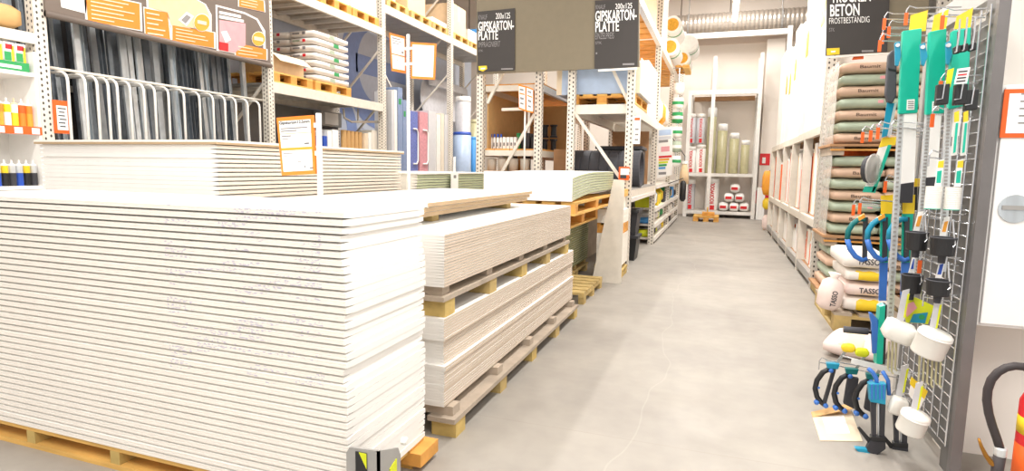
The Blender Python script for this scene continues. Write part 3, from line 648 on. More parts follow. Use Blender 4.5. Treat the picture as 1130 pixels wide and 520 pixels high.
# divider hoops and studs
hp = [76, 95, 108, 120, 130, 144, 159, 171, 186, 203, 220, 235, 248, 260, 273, 286]
hy = [P(px, 110, x=LX + 0.02).y for px in hp]
for i, y in enumerate(hy):
    pts = [(LX + 0.02, y, 0.35), (LX + 0.02, y, 1.90)] + [(LX - 0.06 + 0.08 * math.cos(a), y, 1.90 + 0.08 * math.sin(a)) for a in (0.4, 0.8, 1.2, 1.57)] + [(LX - 0.37, y, 1.98)]
    tag(MB().tube(pts, 0.0125, 8).make('divider_hoop', 'steel_white', smooth=True), '%s white tube divider hoop from the left in front of the metal studs' % nth(i + 1), 'divider', 'divider hoops of the stud bay')
MB().tube([(LX - 0.09, 3.56, 2.008), (LX - 0.09, 6.14, 2.008)], 0.014, 8).make('stud_rail', 'steel_cream', LR, smooth=True)
MB().box(LX - 0.86, LX - 0.83, 3.56, 6.14, 1.9, 1.965).make('rear_bar', 'steel_cream', LR)
rnd = random.Random(21); si = 0
bounds = [3.56] + hy + [6.13]
for i in range(len(bounds) - 1):
    a, b = bounds[i] + 0.018, bounds[i + 1] - 0.018
    k = 1 if b - a < 0.10 else (2 if b - a < 0.2 else 3)
    for j in range(k):
        y0 = a + (b - a) * j / k; wd = min(0.075, (b - a) / k - 0.012); x0 = LX - rnd.uniform(0.14, 0.34) ; top = rnd.choice((2.6, 2.75, 2.9, 3.0)); ln = rnd.uniform(0.05, 0.09)
        d_ = rnd.choice((0.03, 0.045)); th = 0.004
        yo = rnd.uniform(-0.004, 0.004)
        if rnd.random() < 0.6: sec = [(0, 0), (-d_, 0), (-d_, th), (-th, th), (-th, wd - th), (-d_, wd - th), (-d_, wd), (0, wd)]
        else: sec = [(0, 0), (0, th), (-d_ + th, th), (-d_ + th, wd - th), (0, wd - th), (0, wd), (-d_, wd), (-d_, 0)]
        q = MB().slab([(x0 + u, y0 + v + yo, 0.12) for u, v in sec], (-ln * (top - 0.12), 0, top - 0.12))
        si += 1
        tag(q.make('metal_stud', rnd.choice(('zinc', 'zinc', 'zinc_light', 'zinc_dark'))), '%s galvanised metal stud from the left leaning in the rack under the banner' % nth(si), 'metal stud', 'metal studs leaning in the rack')
rnd = random.Random(5)
for i in range(24):
    y0 = 3.60 + i * 0.105; wd = rnd.uniform(0.06, 0.085); top = rnd.uniform(2.7, 3.1); x0 = LX - rnd.uniform(0.42, 0.5)
    if y0 + wd > 6.12: break
    sec = [(0, 0), (0, wd), (-0.04, wd), (-0.04, wd - 0.004), (-0.004, wd - 0.004), (-0.004, 0.004), (-0.04, 0.004), (-0.04, 0)]
    q = MB().slab([(x0 + u, y0 + v, 0.12) for u, v in sec], (-0.07 * (top - 0.12), 0, top - 0.12))
    tag(q.make('metal_stud', rnd.choice(('zinc', 'zinc_light', 'zinc_light', 'zinc_dark'))), '%s metal stud from the left in the back row under the banner' % nth(i + 1), 'metal stud', 'metal studs in the back row')
# small orange notice on the first post
a, b = P(58, 110, x=LX + 0.012), P(79, 148, x=LX + 0.012)
t = thing('notice_sign', 'small orange framed notice fixed to the rack post beside the studs', 'sign', (LX + 0.012, (a.y + b.y) / 2, b.z))
MB().box(LX + 0.002, LX + 0.012, a.y, b.y, b.z, a.z).make('sign_frame', 'orange_deep', t)
MB().box(LX + 0.012, LX + 0.014, a.y + 0.025, b.y - 0.025, b.z + 0.03, a.z - 0.045).make('paper', 'white', t)
for k in range(6):
    z = a.z - 0.075 - k * 0.031
    MB().box(LX + 0.014, LX + 0.0145, a.y + 0.035 + (0.01 if k % 2 else 0), b.y - 0.035 - (0.012 if k % 3 else 0), z, z + 0.011).make('text_line', 'ink', t)
# ------------------------------------------------------------------ cartridge shelf in the first bay
SX = LX + 0.03
sh = thing('shelf_unit', 'white shelf unit at the left edge holding cartridges', 'shelf', (SX - 0.2, 3.0, 0))
se = P(46.5, 150, x=SX).y
MB().box(SX - 0.42, SX, se - 0.022, se, 0, 2.10).make('side_panel', 'paper_white', sh)
MB().box(SX - 0.42, SX - 0.40, 2.2, se - 0.022, 0, 2.10).make('back_panel', 'paper_white', sh)
zs = [P(45, 82, x=SX).z, P(45, 142, x=SX).z, P(45, 205, x=SX).z]
for z in zs: MB().box(SX - 0.40, SX, 2.2, se - 0.022, z - 0.03, z).make('shelf_board', 'paper_white', sh)
MB().box(SX, SX + 0.006, 2.2, se, zs[1] - 0.055, zs[1] + 0.012).make('price_rail', 'orange_deep', sh)
for k in range(4): MB().box(SX + 0.006, SX + 0.008, se - 0.08 - k * 0.13, se - 0.02 - k * 0.13, zs[1] - 0.05, zs[1]).make('price_tag', 'white', sh)
tr = thing('display_tray', 'green printed display tray on the upper cartridge shelf', 'tray', (SX - 0.12, 3.2, zs[0]))
ye = se - 0.05
for nm, bx in (('front_wall', (SX - 0.02, SX - 0.014, 2.95, ye, 0, 0.075)), ('rear_wall', (SX - 0.25, SX - 0.244, 2.95, ye, 0, 0.075)), ('tray_floor', (SX - 0.25, SX - 0.014, 2.95, ye, 0, 0.004)), ('end_wall', (SX - 0.244, SX - 0.02, ye - 0.005, ye, 0.004, 0.075))):
    MB().box(*bx[:4], zs[0] + bx[4] + 0.0005, zs[0] + bx[5]).make(nm, 'green', tr)
MB().box(SX - 0.014, SX - 0.012, ye - 0.22, ye - 0.06, zs[0] + 0.02, zs[0] + 0.045).make('print_mark', 'white', tr)
for k in range(5):
    y1 = ye - 0.012 - k * 0.085
    t = thing('product_box', '%s small white and yellow product box from the right in the green tray' % nth(k + 1), 'box', (SX - 0.1, y1 - 0.035, zs[0] + 0.005), 'boxes in the green tray')
    MB().box(SX - 0.1, SX - 0.03, y1 - 0.07, y1, zs[0] + 0.005, zs[0] + 0.225).make('carton_body', 'white', t)
    MB().box(SX - 0.03, SX - 0.0285, y1 - 0.07, y1 - 0.02, zs[0] + 0.08, zs[0] + 0.15).make('print_mark', 'green', t)
    MB().box(SX - 0.03, SX - 0.0285, y1 - 0.06, y1 - 0.01, zs[0] + 0.17, zs[0] + 0.21).make('print_mark', 'red', t)
    MB().box(SX - 0.03, SX - 0.0285, y1 - 0.018, y1, zs[0] + 0.05, zs[0] + 0.2).make('print_stripe', 'yellow', t)
def cartridge(x, y, z, r, h, cols, label, grp):
    t = thing('sealant_cartridge', label, 'cartridge', (x, y, z), grp)
    MB().lathe([(r, 0), (r, h * 0.5)], (x, y, z), 'z', 14).make('lower_body', cols[0], t, smooth=False)
    MB().lathe([(r, h * 0.5), (r, h * 0.78)], (x, y, z), 'z', 14).make('label_band', cols[1], t)
    MB().lathe([(r, h * 0.78), (r * 0.9, h * 0.83), (r * 0.3, h * 0.86), (r * 0.22, h)], (x, y, z), 'z', 14).make('nozzle', cols[2], t)
for k in range(8):
    y = se - 0.058 - k * 0.054
    c = [('amber', 'orange', 'white'), ('orange', 'orange_deep', 'white'), ('yellow', 'white', 'carton_pale'), ('white', 'lime', 'white')][k % 4]
    cartridge(SX - 0.05, y, zs[1] + 0.0005, 0.024, 0.235, c, '%s orange or yellow cartridge from the right on the middle shelf' % nth(k + 1), 'cartridges on the middle shelf')
for k in range(9):
    y = se - 0.056 - k * 0.054
    c = [('ink', 'zinc_light', 'white'), ('black', 'yellow', 'white'), ('blue', 'zinc_light', 'white')][k % 3]
    cartridge(SX - 0.05, y, zs[2] + 0.0005, 0.024, 0.215, c, '%s dark labelled cartridge from the right on the lowest shelf' % nth(k + 1), 'cartridges on the lowest shelf')
q0, q1 = P(0, 30, x=LX - 0.1), P(18, 12, x=LX - 0.1)
tag(MB().bag((LX - 0.25, q1.y - 0.2, 2.2605 + 0.11), (0.2, 0.22, 0.11), 5, edge=0.5).make('paper_parcel', 'carton', smooth=True), 'crumpled brown paper parcel lying on the beam above the cartridges', 'parcel')
tag(MB().box(-6.4, -6.38, 1.0, 3.40, 2.3, 3.9).make('back_sheet', 'mural_light'), 'pale blue sheet closing the upper first bay behind the parcel', 'sheet')
for k in range(6):
    tag(MB().box(-6.33 + 0.02 * (k % 2), -6.30 + 0.02 * (k % 2), 3.02 + k * 0.065, 3.075 + k * 0.065, 2.27, 3.7).make('metal_profile', 'zinc'), '%s perforated metal profile standing above the cartridges' % nth(k + 1), 'profile', 'profiles above the cartridges')
for xx in (LX - 0.35, LX - 0.95): MB().box(xx - 0.045, xx, 0.84, 3.44, 2.172, 2.26).make('beam', 'steel_cream', LR)
# ------------------------------------------------------------------ loads in the left rack, second bay
def pal(x0, y0, z0, lx, ly, label, grp=None, mats=('wood_new', 'wood_orange', 'wood_new')):
    return euro(x0, y0, z0, label, grp, lx, ly, 0.144, mats)
Z2 = 2.2555
pal(LX - 0.95, 6.28, Z2, 0.92, 0.78, 'orange pallet carrying the open carton in the left rack')
pal(LX - 0.95, 7.12, Z2, 0.92, 0.86, 'orange pallet carrying white bags in the left rack')
zc = Z2 + 0.1445
t = thing('open_carton', 'brown open cardboard carton with raised flap in the left rack', 'carton', (LX - 0.3, 6.6, zc))
cx0, cx1, cy0, cy1, hh = LX - 0.62, LX - 0.12, 6.36, 6.98, 0.25
MB().box(cx0, cx1, cy0, cy1, zc, zc + 0.006).make('carton_floor', 'carton', t)
MB().box(cx1 - 0.006, cx1, cy0, cy1, zc + 0.006, zc + hh).make('carton_side', 'carton_pale', t)
MB().box(cx0, cx0 + 0.006, cy0, cy1, zc + 0.006, zc + hh).make('carton_side', 'carton', t)
MB().box(cx0 + 0.006, cx1 - 0.006, cy0, cy0 + 0.006, zc + 0.006, zc + hh).make('carton_side', 'carton', t)
MB().box(cx0 + 0.006, cx1 - 0.006, cy1 - 0.006, cy1, zc + 0.006, zc + hh).make('carton_side', 'carton', t)
MB().slab([(cx1, cy0, zc + hh), (cx1, cy1, zc + hh), (cx1 + 0.14, cy1, zc + hh - 0.11), (cx1 + 0.14, cy0, zc + hh - 0.11)], (0, 0, 0.006)).make('flap', 'carton_light', t)
MB().slab([(cx0, cy0, zc + hh), (cx1, cy0, zc + hh), (cx1, cy0 - 0.06, zc + hh + 0.16), (cx0, cy0 - 0.06, zc + hh + 0.16)], (0, 0.006, 0)).make('flap', 'carton', t)
bi = 0
for L in range(7):
    for c in range(2):
        bi += 1; x = LX - 0.72 + c * 0.45; zb = zc + 0.0005 + L * 0.103
        b = thing('building_bag', '%s row of white bags from below on the left rack, %s bag' % (nth(L + 1), ('rear', 'front')[c]), 'bag', (x, 7.55, zb), 'white bags on the left rack')
        MB().bag((x, 7.55, zb + 0.051), (0.222, 0.42, 0.051), bi, R=None, p=8, edge=0.6).make('bag_body', 'bag_white', b, smooth=True)
        if c == 1:
            MB().box(x + 0.219, x + 0.224, 7.48 + 0.1 * (L % 2), 7.60 + 0.1 * (L % 2), zb + 0.025, zb + 0.08).make('green_print', 'green' if L % 2 else 'bag_green', b)
        MB().box(x + 0.02, x + 0.07, 7.126, 7.131, zb + 0.03, zb + 0.07).make('red_print', 'red' if L % 2 == c else 'ink_soft', b)
        MB().box(x - 0.15, x - 0.03, 7.126, 7.131, zb + 0.035, zb + 0.06).make('dark_print', 'ink_soft' if (L + c) % 3 else 'bag_green', b)
# top tier of the second bay
pal(LX - 0.95, 7.28, 3.5005, 0.92, 0.74, 'pallet with white cartons on the upper beam, nearer one'); pal(LX - 0.95, 8.06, 3.5005, 0.92, 0.74, 'pallet with white cartons on the upper beam, farther one')
for y, m in ((7.3, 'white'), (8.08, 'wrap_white')):
    o = MB().box(LX - 0.9, LX - 0.06, y, y + 0.7, 3.645, 4.5).make('wrapped_load', m, bevel=0.01); tag(o, 'white wrapped load on the %s pallet of the upper beam' % ('nearer' if y < 8 else 'farther'), 'load')
# lower tier of the second bay: rolls, folders and panels behind the tall stack
ZL = 1.0985
xx0 = LX - 0.14
for k, (p0, p1, yt, m, nm, lab) in enumerate(((357, 361, 150, 'blue', 'folder', 'blue folder'), (361.5, 366, 144, 'white', 'folder', 'white folder with orange spot'), (367, 373.5, 143, 'white', 'folder', 'white folder standing upright'),
        (402.5, 406, 147, 'carton_light', 'sheet', 'cream sheet'), (406.5, 410, 146, 'paper_white', 'sheet', 'ivory sheet'), (410.5, 416.5, 143.5, 'board_white', 'sheet', 'wide ivory sheet'))):
    a, b = P(p0, yt, x=xx0), P(p1, yt, x=xx0)
    t = thing(nm, lab + ' standing on the left rack behind the tall stack', nm, (xx0, (a.y + b.y) / 2, ZL))
    MB().box(xx0 - 0.25, xx0, a.y, b.y - 0.004, ZL, a.z).make('body', m, t)
    if nm == 'folder': MB().box(xx0, xx0 + 0.002, a.y + 0.01, b.y - 0.03, ZL + 0.12, ZL + 0.2).make('print_mark', 'amber' if k else 'sky', t)
for k in range(5):
    a = P(382.5 + k * 4.3, 143.5 + k * 0.6, x=xx0)
    t = thing('cardboard_tube', '%s brown cardboard tube in the row on the left rack' % nth(k + 1), 'tube', (xx0 - 0.06, a.y, ZL), 'cardboard tubes on the left rack')
    MB().lathe([(0.045, 0), (0.045, a.z - ZL), (0.035, a.z - ZL), (0.035, a.z - ZL - 0.03)], (xx0 - 0.06, a.y, ZL), 'z', 14).make('tube_body', 'carton', t, smooth=False)
    if k > 1: MB().box(xx0 - 0.016, xx0 - 0.013, a.y - 0.03, a.y + 0.03, ZL + 0.02, ZL + 0.17).make('label', 'white', t)
tag(MB().box(-6.42, -6.38, 6.28, 8.8, 1.1, 2.1).make('back_sheet', 'steel_dark'), 'dark grey sheet at the back of the second rack bay', 'sheet')
t = thing('control_box', 'grey box with a white front hanging at the back of the second bay', 'box', (-6.2, 7.4, 1.5))
a, b = P(355, 122, x=-6.2), P(377, 141, x=-6.2)
MB().box(-6.36, -6.2, a.y, b.y, b.z, a.z).make('box_body', 'steel_grey', t); MB().box(-6.2, -6.19, a.y + 0.08, b.y - 0.1, b.z + 0.03, a.z - 0.02).make('front_plate', 'paper_white', t)
t = thing('support_frame', 'cream bent steel bracket under the second bay beam', 'bracket', (LX - 0.3, 8.3, 1.7))
MB().tube([P(379, 120, x=LX - 0.3), P(380, 130, x=LX - 0.3), P(388, 134.5, x=LX - 0.3), P(424, 134.5, x=LX - 0.1)], 0.018, 8).make('frame_tube', 'steel_cream', t, smooth=True)
MB().tube([P(395, 120, x=LX - 0.3), P(395, 133, x=LX - 0.3)], 0.015, 8).make('frame_tube', 'steel_cream', t, smooth=True)
# ------------------------------------------------------------------ plastic panels and rolls in bays three and four
ZB = 0.9985
def standing(p0, p1, yt, m, name, label, cat, x=LX - 0.06, dep=0.35, lean=0.0, parts=None):
    a, b = P(p0, yt, x=x), P(p1, yt, x=x)
    t = thing(name, label, cat, (x, (a.y + b.y) / 2, ZB))
    MB().slab([(x, a.y, ZB), (x, b.y, ZB), (x, b.y + lean, a.z), (x, a.y + lean, a.z)], (-dep, 0, 0)).make('panel_sheet', m, t)
    return t, a, b
panels = [(432, 434.5, 100, 'panel_grey', 'narrow pale sheet beside the rack post'), (435, 438, 99, 'wrap_white', 'narrow white sheet beside the rack post'), (439, 444, 96, 'panel_blue', 'pale blue clear sheet beside the sign pole'), (444.5, 449, 110, 'panel_blue', 'grey blue clear sheet behind the sign pole'),
          (452, 461, 122, 'panel_navy', 'dark blue printed panel with white handle'), (463, 472, 123, 'panel_pink', 'rose printed panel with white handle'), (473, 481, 122, 'panel_grey', 'broad pale grey sheet'),
          (482, 486, 126, 'wrap_white', 'first narrow ivory sheet'), (486.8, 490, 125, 'board_cream', 'second narrow cream sheet'), (490.8, 494.5, 126, 'panel_grey', 'third narrow grey sheet')]
for k, (p0, p1, yt, m, lab) in enumerate(panels):
    t, a, b = standing(p0, p1, yt, m, 'display_sheet', lab + ' standing in the left rack', 'panel')
    if 'handle' in lab:
        y1, y2 = a.y + 0.12, b.y - 0.02; x = LX - 0.045
        z1, z2 = ZB + 0.25, P(455, 142, x=x).z
        pts = [(x, y1, z2), (x, y2 - 0.05, z2), (x, y2, z2 - 0.06), (x, y2, z1 + 0.06), (x, y2 - 0.05, z1), (x, y1, z1)]
        MB().tube(pts, 0.015, 8).make('handle', 'white', t, smooth=True)
    if k in (2, 3): MB().box(LX - 0.059, LX - 0.057, a.y + 0.03, b.y - 0.05, a.z - 0.3, a.z - 0.2).make('print_mark', 'green', t)
def roll(px, w_, yt, m, label, x=LX - 0.22, cap=None, zb=ZB):
    a, b = P(px - w_ / 2, yt, x=x), P(px + w_ / 2, yt, x=x); r = (b.y - a.y) / 2 * 0.55
    c = P(px, yt, x=x)
    t = thing('foil_roll', label, 'roll', (x, c.y, zb))
    h = c.z - zb
    MB().lathe([(r * 0.97, 0), (r, 0.02), (r, h * 0.93)], (x, c.y, zb), 'z', 18).make('roll_body', m, t, smooth=True)
    MB().lathe([(r, h * 0.93), (r * 1.02, h * 0.95), (r * 0.96, h), (r * 0.3, h)], (x, c.y, zb), 'z', 18).make('roll_end', cap or m, t, smooth=True)
roll(511, 13, 107, 'wrap_grey', 'tall grey wrapped roll with white end in the left rack', cap='wrap_white', x=LX - 0.32)
roll(510, 15, 146, 'wrap_blue', 'short broad pale blue roll in front of the tall grey roll', cap='blue', x=LX - 0.12)
roll(523, 8, 132, 'wrap_olive', 'olive roll behind the blue bundle in the left rack', x=LX - 0.34)
for k in range(3): roll(522.5 + k * 4.0, 3.9, 151 + k, 'sky' if k != 1 else 'panel_blue', '%s thin blue roll in the bundle beside the rack end' % nth(k + 1), x=LX - 0.1)
# clear curved sheets hanging behind
t = thing('clear_sheet_roll', 'large loosely curled clear plastic sheet behind the rolls', 'sheet', (-6.22, 12.8, 2.3))
q = MB(); n = 26; vs = []; fs = []
for i in range(n):
    a = i / (n - 1) * 4.6; r = 0.42 + 0.02 * i / 6
    for y in (11.75, 12.25, 12.8, 13.3, 13.85): vs.append((-6.22 + r * math.cos(a + 0.6) * 0.22, y + 0.06 * math.sin(a * 2), 2.75 + r * math.sin(a + 0.6)))
for i in range(n - 1):
    for j in range(4): fs.append((i*5+j, i*5+j+1, i*5+j+6, i*5+j+5))
q.add(vs, fs); o = q.make('film_sheet', 'wrap_grey', t, smooth=True); sm = o.modifiers.new('thick', 'SOLIDIFY'); sm.thickness = 0.004
MB().bar((LX - 0.55, 9.8, 2.9), (LX - 0.55, 10.9, 1.9), 0.03, 0.03).make('support_bar', 'steel_cream', LR)
# upper tier bays three and four
ZT = 3.9105
py = [(9.05, 0.75), (9.9, 0.8), (10.75, 0.7), (11.70, 0.85), (12.62, 0.75)]
for k, (y, ly) in enumerate(py):
    pal(LX - 0.95, y, ZT, 0.92, ly, '%s pallet on the top beam of the left rack, counted from the sign pole' % nth(k + 1), 'pallets on the top beam', ('wood_new', 'wood_olive', 'wood_new'))
for y0, y1, x1, h, m, lab in ((9.08, 9.45, LX - 0.1, 0.5, 'carton_light', 'low cream carton'), (9.92, 10.6, LX - 0.12, 0.75, 'carton_pale', 'tall pale brown carton'), (10.78, 11.42, LX - 0.06, 0.10, 'wrap_white', 'flat white foam pack'), (11.72, 12.45, LX - 0.08, 0.62, 'carton_pale', 'big brown carton with white tape'), (12.65, 13.3, LX - 0.1, 0.28, 'wrap_white', 'white wrapped pack')):
    z0 = ZT + 0.1445
    t = thing('carton', lab + ' on the top beam of the left rack', 'carton', ((x1 - 0.3), (y0 + y1) / 2, z0))
    MB().box(x1 - 0.72, x1, y0, y1, z0, z0 + h).make('carton_body', m, t, bevel=0.006)
    if h > 0.4: MB().box(x1, x1 + 0.002, (y0 + y1) / 2 - 0.03, (y0 + y1) / 2 + 0.03, z0 + h * 0.5, z0 + h - 0.01).make('tape', 'white', t)
a, b = P(521, 30, x=LX - 0.1), P(526, 50, x=LX - 0.1)
tag(MB().box(LX - 0.6, LX - 0.1, 13.42, 13.85, ZT, ZT + 0.6).make('blue_pack', 'sky', bevel=0.01), 'bright blue pack at the far end of the top beam', 'pack')
# ================================================================== DOUBLE RACK whose end faces the camera (y = 6.9)
DRY = [6.93, 9.66, 12.40, 15.14]
def rack_run(label, xa, xb, ys, base_x, m='perf_cream'):
    R_ = thing('pallet_rack', label, 'rack', (base_x, 11, 0))
    for y in ys:
        for x in (xa, xb): MB().box(x - 0.042, x + 0.042, y - 0.045, y + 0.045, 0, 4.1).make('post', m, R_, origin=(x, y, 0))
    return R_
def zz(px, py, y=6.93): return P(px, py, y=y).z
DA = rack_run('cream rack end left of the gap, holding blue-capped bottles', -2.89, -2.13, DRY[:3], -2.4)
DB = rack_run('cream rack with the black ribbed pipe beside the aisle', -1.72, -1.025, DRY, -1.4)
def seg(Rk, p0, p1, y=6.93, wd=0.035, nm='brace'): MB().bar(P(*p0, y=y), P(*p1, y=y), wd, wd, (0, 1, 0)).make(nm, 'steel_cream', Rk)
seg(DA, (538, 114), (556, 78)); seg(DA, (553, 192), (590, 126)); seg(DA, (554, 121), (589, 120))
seg(DB, (632, 121), (686, 199)); seg(DB, (675, 74), (693, 112))
Zp = zz(660, 121)                                # beam under the wrapped load
Zq = P(705, 208, x=-1.0).z                       # shelf under the pipe
Zr = zz(560, 164)                                # plank under the bottles
Zu = zz(560, 92)
Zhi = P(735, 60, x=-1.0).z
for (y0, y1) in ((6.98, 9.61), (9.71, 12.35), (12.45, 15.09)):
    for x in (-1.025, -1.72):
        for z in (Zp, Zhi): MB().box(x - 0.025, x + 0.04, y0, y1, z - 0.06, z + 0.05).make('beam', 'steel_cream', DB)
    for k in range(7):
        ya = y0 + (y1 - y0) * k / 7
        MB().box(-1.74, -0.99, ya, ya + (y1 - y0) / 7 - 0.01, Zp + 0.05, Zp + 0.065).make('deck_plank', 'steel_white', DB)
        MB().box(-1.74, -0.99, ya, ya + (y1 - y0) / 7 - 0.06, Zhi + 0.05, Zhi + 0.065).make('deck_plank', 'wood_orange', DB)
MB().box(-1.72, -1.02, 6.93, 6.97, Zp - 0.05, Zp + 0.05).make('end_beam', 'steel_cream', DB)
for x in (-1.025, -1.72): MB().box(x - 0.025, x + 0.04, 6.98, 9.61, Zq - 0.09, Zq).make('beam', 'steel_cream', DB)
MB().box(-1.74, -0.985, 6.98, 9.61, Zq, Zq + 0.015).make('shelf_board', 'steel_grey', DB)
MB().box(-1.02, -0.975, 6.98, 9.61, Zq - 0.14, Zq - 0.09).make('price_rail', 'steel_white', DB)
for z in (Zr, Zu, zz(560, 189)):
    for x in (-2.89, -2.13): MB().box(x - 0.02, x + 0.03, 6.98, 12.35, z - 0.1, z - 0.02).make('beam', 'steel_cream', DA)
    MB().box(-2.84, -2.18, 6.95, 6.99, z - 0.09, z - 0.02).make('end_beam', 'steel_cream', DA)
    for k in range(4): MB().box(-2.92 + 0.205 * k, -2.725 + 0.205 * k, 6.98, 12.3, z - 0.02, z).make('shelf_plank', 'wood_orange', DA)
# side sheets that close the racks inside
tag(MB().box(-2.78, -2.18, 8.6, 8.64, Zr + 0.005, Zu - 0.11).make('partition_board', 'carton'), 'brown partition board behind the blue-capped bottles', 'board')
tag(MB().box(-2.835, -2.815, 7.0, 8.59, Zr + 0.005, Zu - 0.11).make('partition_board', 'carton'), 'brown side board along the left of the bottle shelf', 'board')
tag(MB().box(-2.06, -1.80, 7.4, 7.43, 0, 1.45).make('partition_board', 'plank_brown'), 'brown partition board in the gap between the two rack ends', 'board')
tag(MB().box(-3.6, -2.72, 9.2, 9.23, 0, 2.6).make('partition_board', 'plank_brown'), 'brown partition board left of the bottle rack', 'board') if False else None
tag(MB().box(-1.66, -1.09, 9.4, 9.43, Zq + 0.02, Zp - 0.1).make('partition_board', 'plank_brown'), 'dark partition board deep behind the ribbed pipe', 'board')
tag(MB().box(-1.68, -1.65, 7.0, 9.35, 0.0, Zq - 0.1).make('partition_board', 'wood_grey'), 'grey partition board behind the black bin', 'board')
# big taupe sign panel on the rack ends with two black price boards
SY = 6.80
def sp(px, py, y=SY): return P(px, py, y=y)
t = thing('sign_panel', 'wide taupe sign panel across the rack ends', 'sign', (-1.9, SY, sp(610, 78).z))
MB().slab([sp(526, 82), sp(705.5, 73.5), sp(705.5, -40), sp(526, -40)], (0, 0.03, 0)).make('panel_board', 'sign_taupe', t)
MB().slab([sp(660, 79, SY - 0.02), sp(703, 76.5, SY - 0.02), sp(703, 74.2, SY - 0.02), sp(660, 76.8, SY - 0.02)], (0, 0.018, 0)).make('ledge', 'steel_white', t)
def black_sign(corners, rows, label, y, emblem=None, marks=()):
    q = [P(a, b, y=y) for a, b in corners]
    t = thing('price_board', label, 'sign', (sum(p.x for p in q) / 4, y, min(p.z for p in q)))
    MB().slab(q, (0, 0.01, 0)).make('board', 'sign_black', t)
    for s_, x0, x1, yt, yb, m, bold in rows:
        bl, br, tl = P(x0, yb, y=y - 0.003), P(x1, yb - (x1 - x0) * 0.045, y=y - 0.003), P(x0, yt, y=y - 0.003)
        lettering(s_, m, t, bl, br - bl, tl - bl, bold)
    if emblem:
        MB().slab([P(a, b, y=y - 0.003) for a, b in emblem], (0, 0.002, 0)).make('emblem', 'yellow', t)
        cx = sum(a for a, b in emblem) / len(emblem); cy = sum(b for a, b in emblem) / len(emblem)
        MB().slab([P(cx - 2.5, cy - 0.5, y=y - 0.005), P(cx + 2.5, cy - 0.8, y=y - 0.005), P(cx + 2.5, cy + 0.8, y=y - 0.005), P(cx - 2.5, cy + 1, y=y - 0.005)], (0, 0.001, 0)).make('emblem_mark', 'white', t)
    for x0, x1, yt, yb in marks:
        MB().slab([P(x0, yt, y=y - 0.003), P(x1, yt - 0.3, y=y - 0.003), P(x1, yb - 0.3, y=y - 0.003), P(x0, yb, y=y - 0.003)], (0, 0.002, 0)).make('small_print', 'ink_soft', t)
    return t
black_sign([(527, 79.5), (568, 77.5), (568, 9), (527, 13)],
    [('KNAUF', 528, 537.5, 16.5, 22, 'ink_soft', 0.0), ('200x125', 547, 563, 14.5, 21, 'white', 0.0), ('GIPSKARTON-', 527.8, 567, 24, 34.5, 'white', 0.02), ('PLATTE', 527.8, 549.5, 34.5, 44.5, 'white', 0.02), ('IMPRÄGNIERT', 528, 552, 45, 52.5, 'ink_soft', 0.0), ('STK', 528, 533, 55, 57.5, 'ink_soft', 0.0)],
    'black hand-lettered price board on the left end of the taupe panel', SY - 0.012, [(528, 73), (537, 72.5), (537.5, 76), (533, 79), (528.5, 77.5)], [(553, 566, 75.5, 77)])
black_sign([(656, 76), (703.5, 73.3), (704.5, -2), (656.5, 0.5)],
    [('KNAUF', 657.5, 668, 5.5, 10.5, 'ink_soft', 0.0), ('200x125', 679, 697.5, 4.0, 10, 'white', 0.0), ('GIPSKARTON-', 657, 702.5, 12, 24, 'white', 0.02), ('PLATTE', 657, 683, 24, 35.5, 'white', 0.02), ('EINZELPREIS', 656.8, 677.5, 36.5, 43.5, 'ink_soft', 0.0), ('STK', 657, 664, 46, 49, 'ink_soft', 0.0)],
    'black hand-lettered price board on the right end of the taupe panel', SY - 0.012, None, [(687, 700, 70, 72), (657.5, 659, 58, 60)])
# wrapped load on pallet
x0, x1 = P(614, 105, y=7.02).x, P(703.5, 105, y=7.02).x
zpal = Zp + 0.0655
pl = euro(P(628, 110, y=7.02).x, 7.02, zpal, 'orange pallet under the white wrapped load in the aisle rack', None, x1 - 0.02 - P(628, 110, y=7.02).x, 1.15, 0.125)
t = thing('wrapped_load', 'big white film wrapped load on an orange pallet in the aisle rack', 'load', ((x0 + x1) / 2, 7.6, zpal + 0.1255))
MB().box(x0, x1 + 0.02, 7.04, 8.3, zpal + 0.1255, zz(650, 70)).make('load_block', 'wrap_blue', t, bevel=0.008)
MB().box(x0 - 0.004, x0 + 0.06, 7.036, 7.04, zpal + 0.1255, zz(650, 70)).make('corner_strip', 'carton_light', t); MB().box(x1 - 0.03, x1 + 0.024, 7.034, 7.04, zpal + 0.1255, zz(650, 70)).make('corner_strip', 'carton_light', t)
MB().box(x1 + 0.02, x1 + 0.026, 7.06, 8.28, zpal + 0.13, zz(650, 70) + 0.06).make('side_wrap', 'white', t)
o = MB().box(-1.7, -1.02, 8.45, 9.55, zpal, zpal + 0.75).make('wrapped_load', 'white', bevel=0.01); tag(o, 'white wrapped load behind the big one in the aisle rack', 'load')
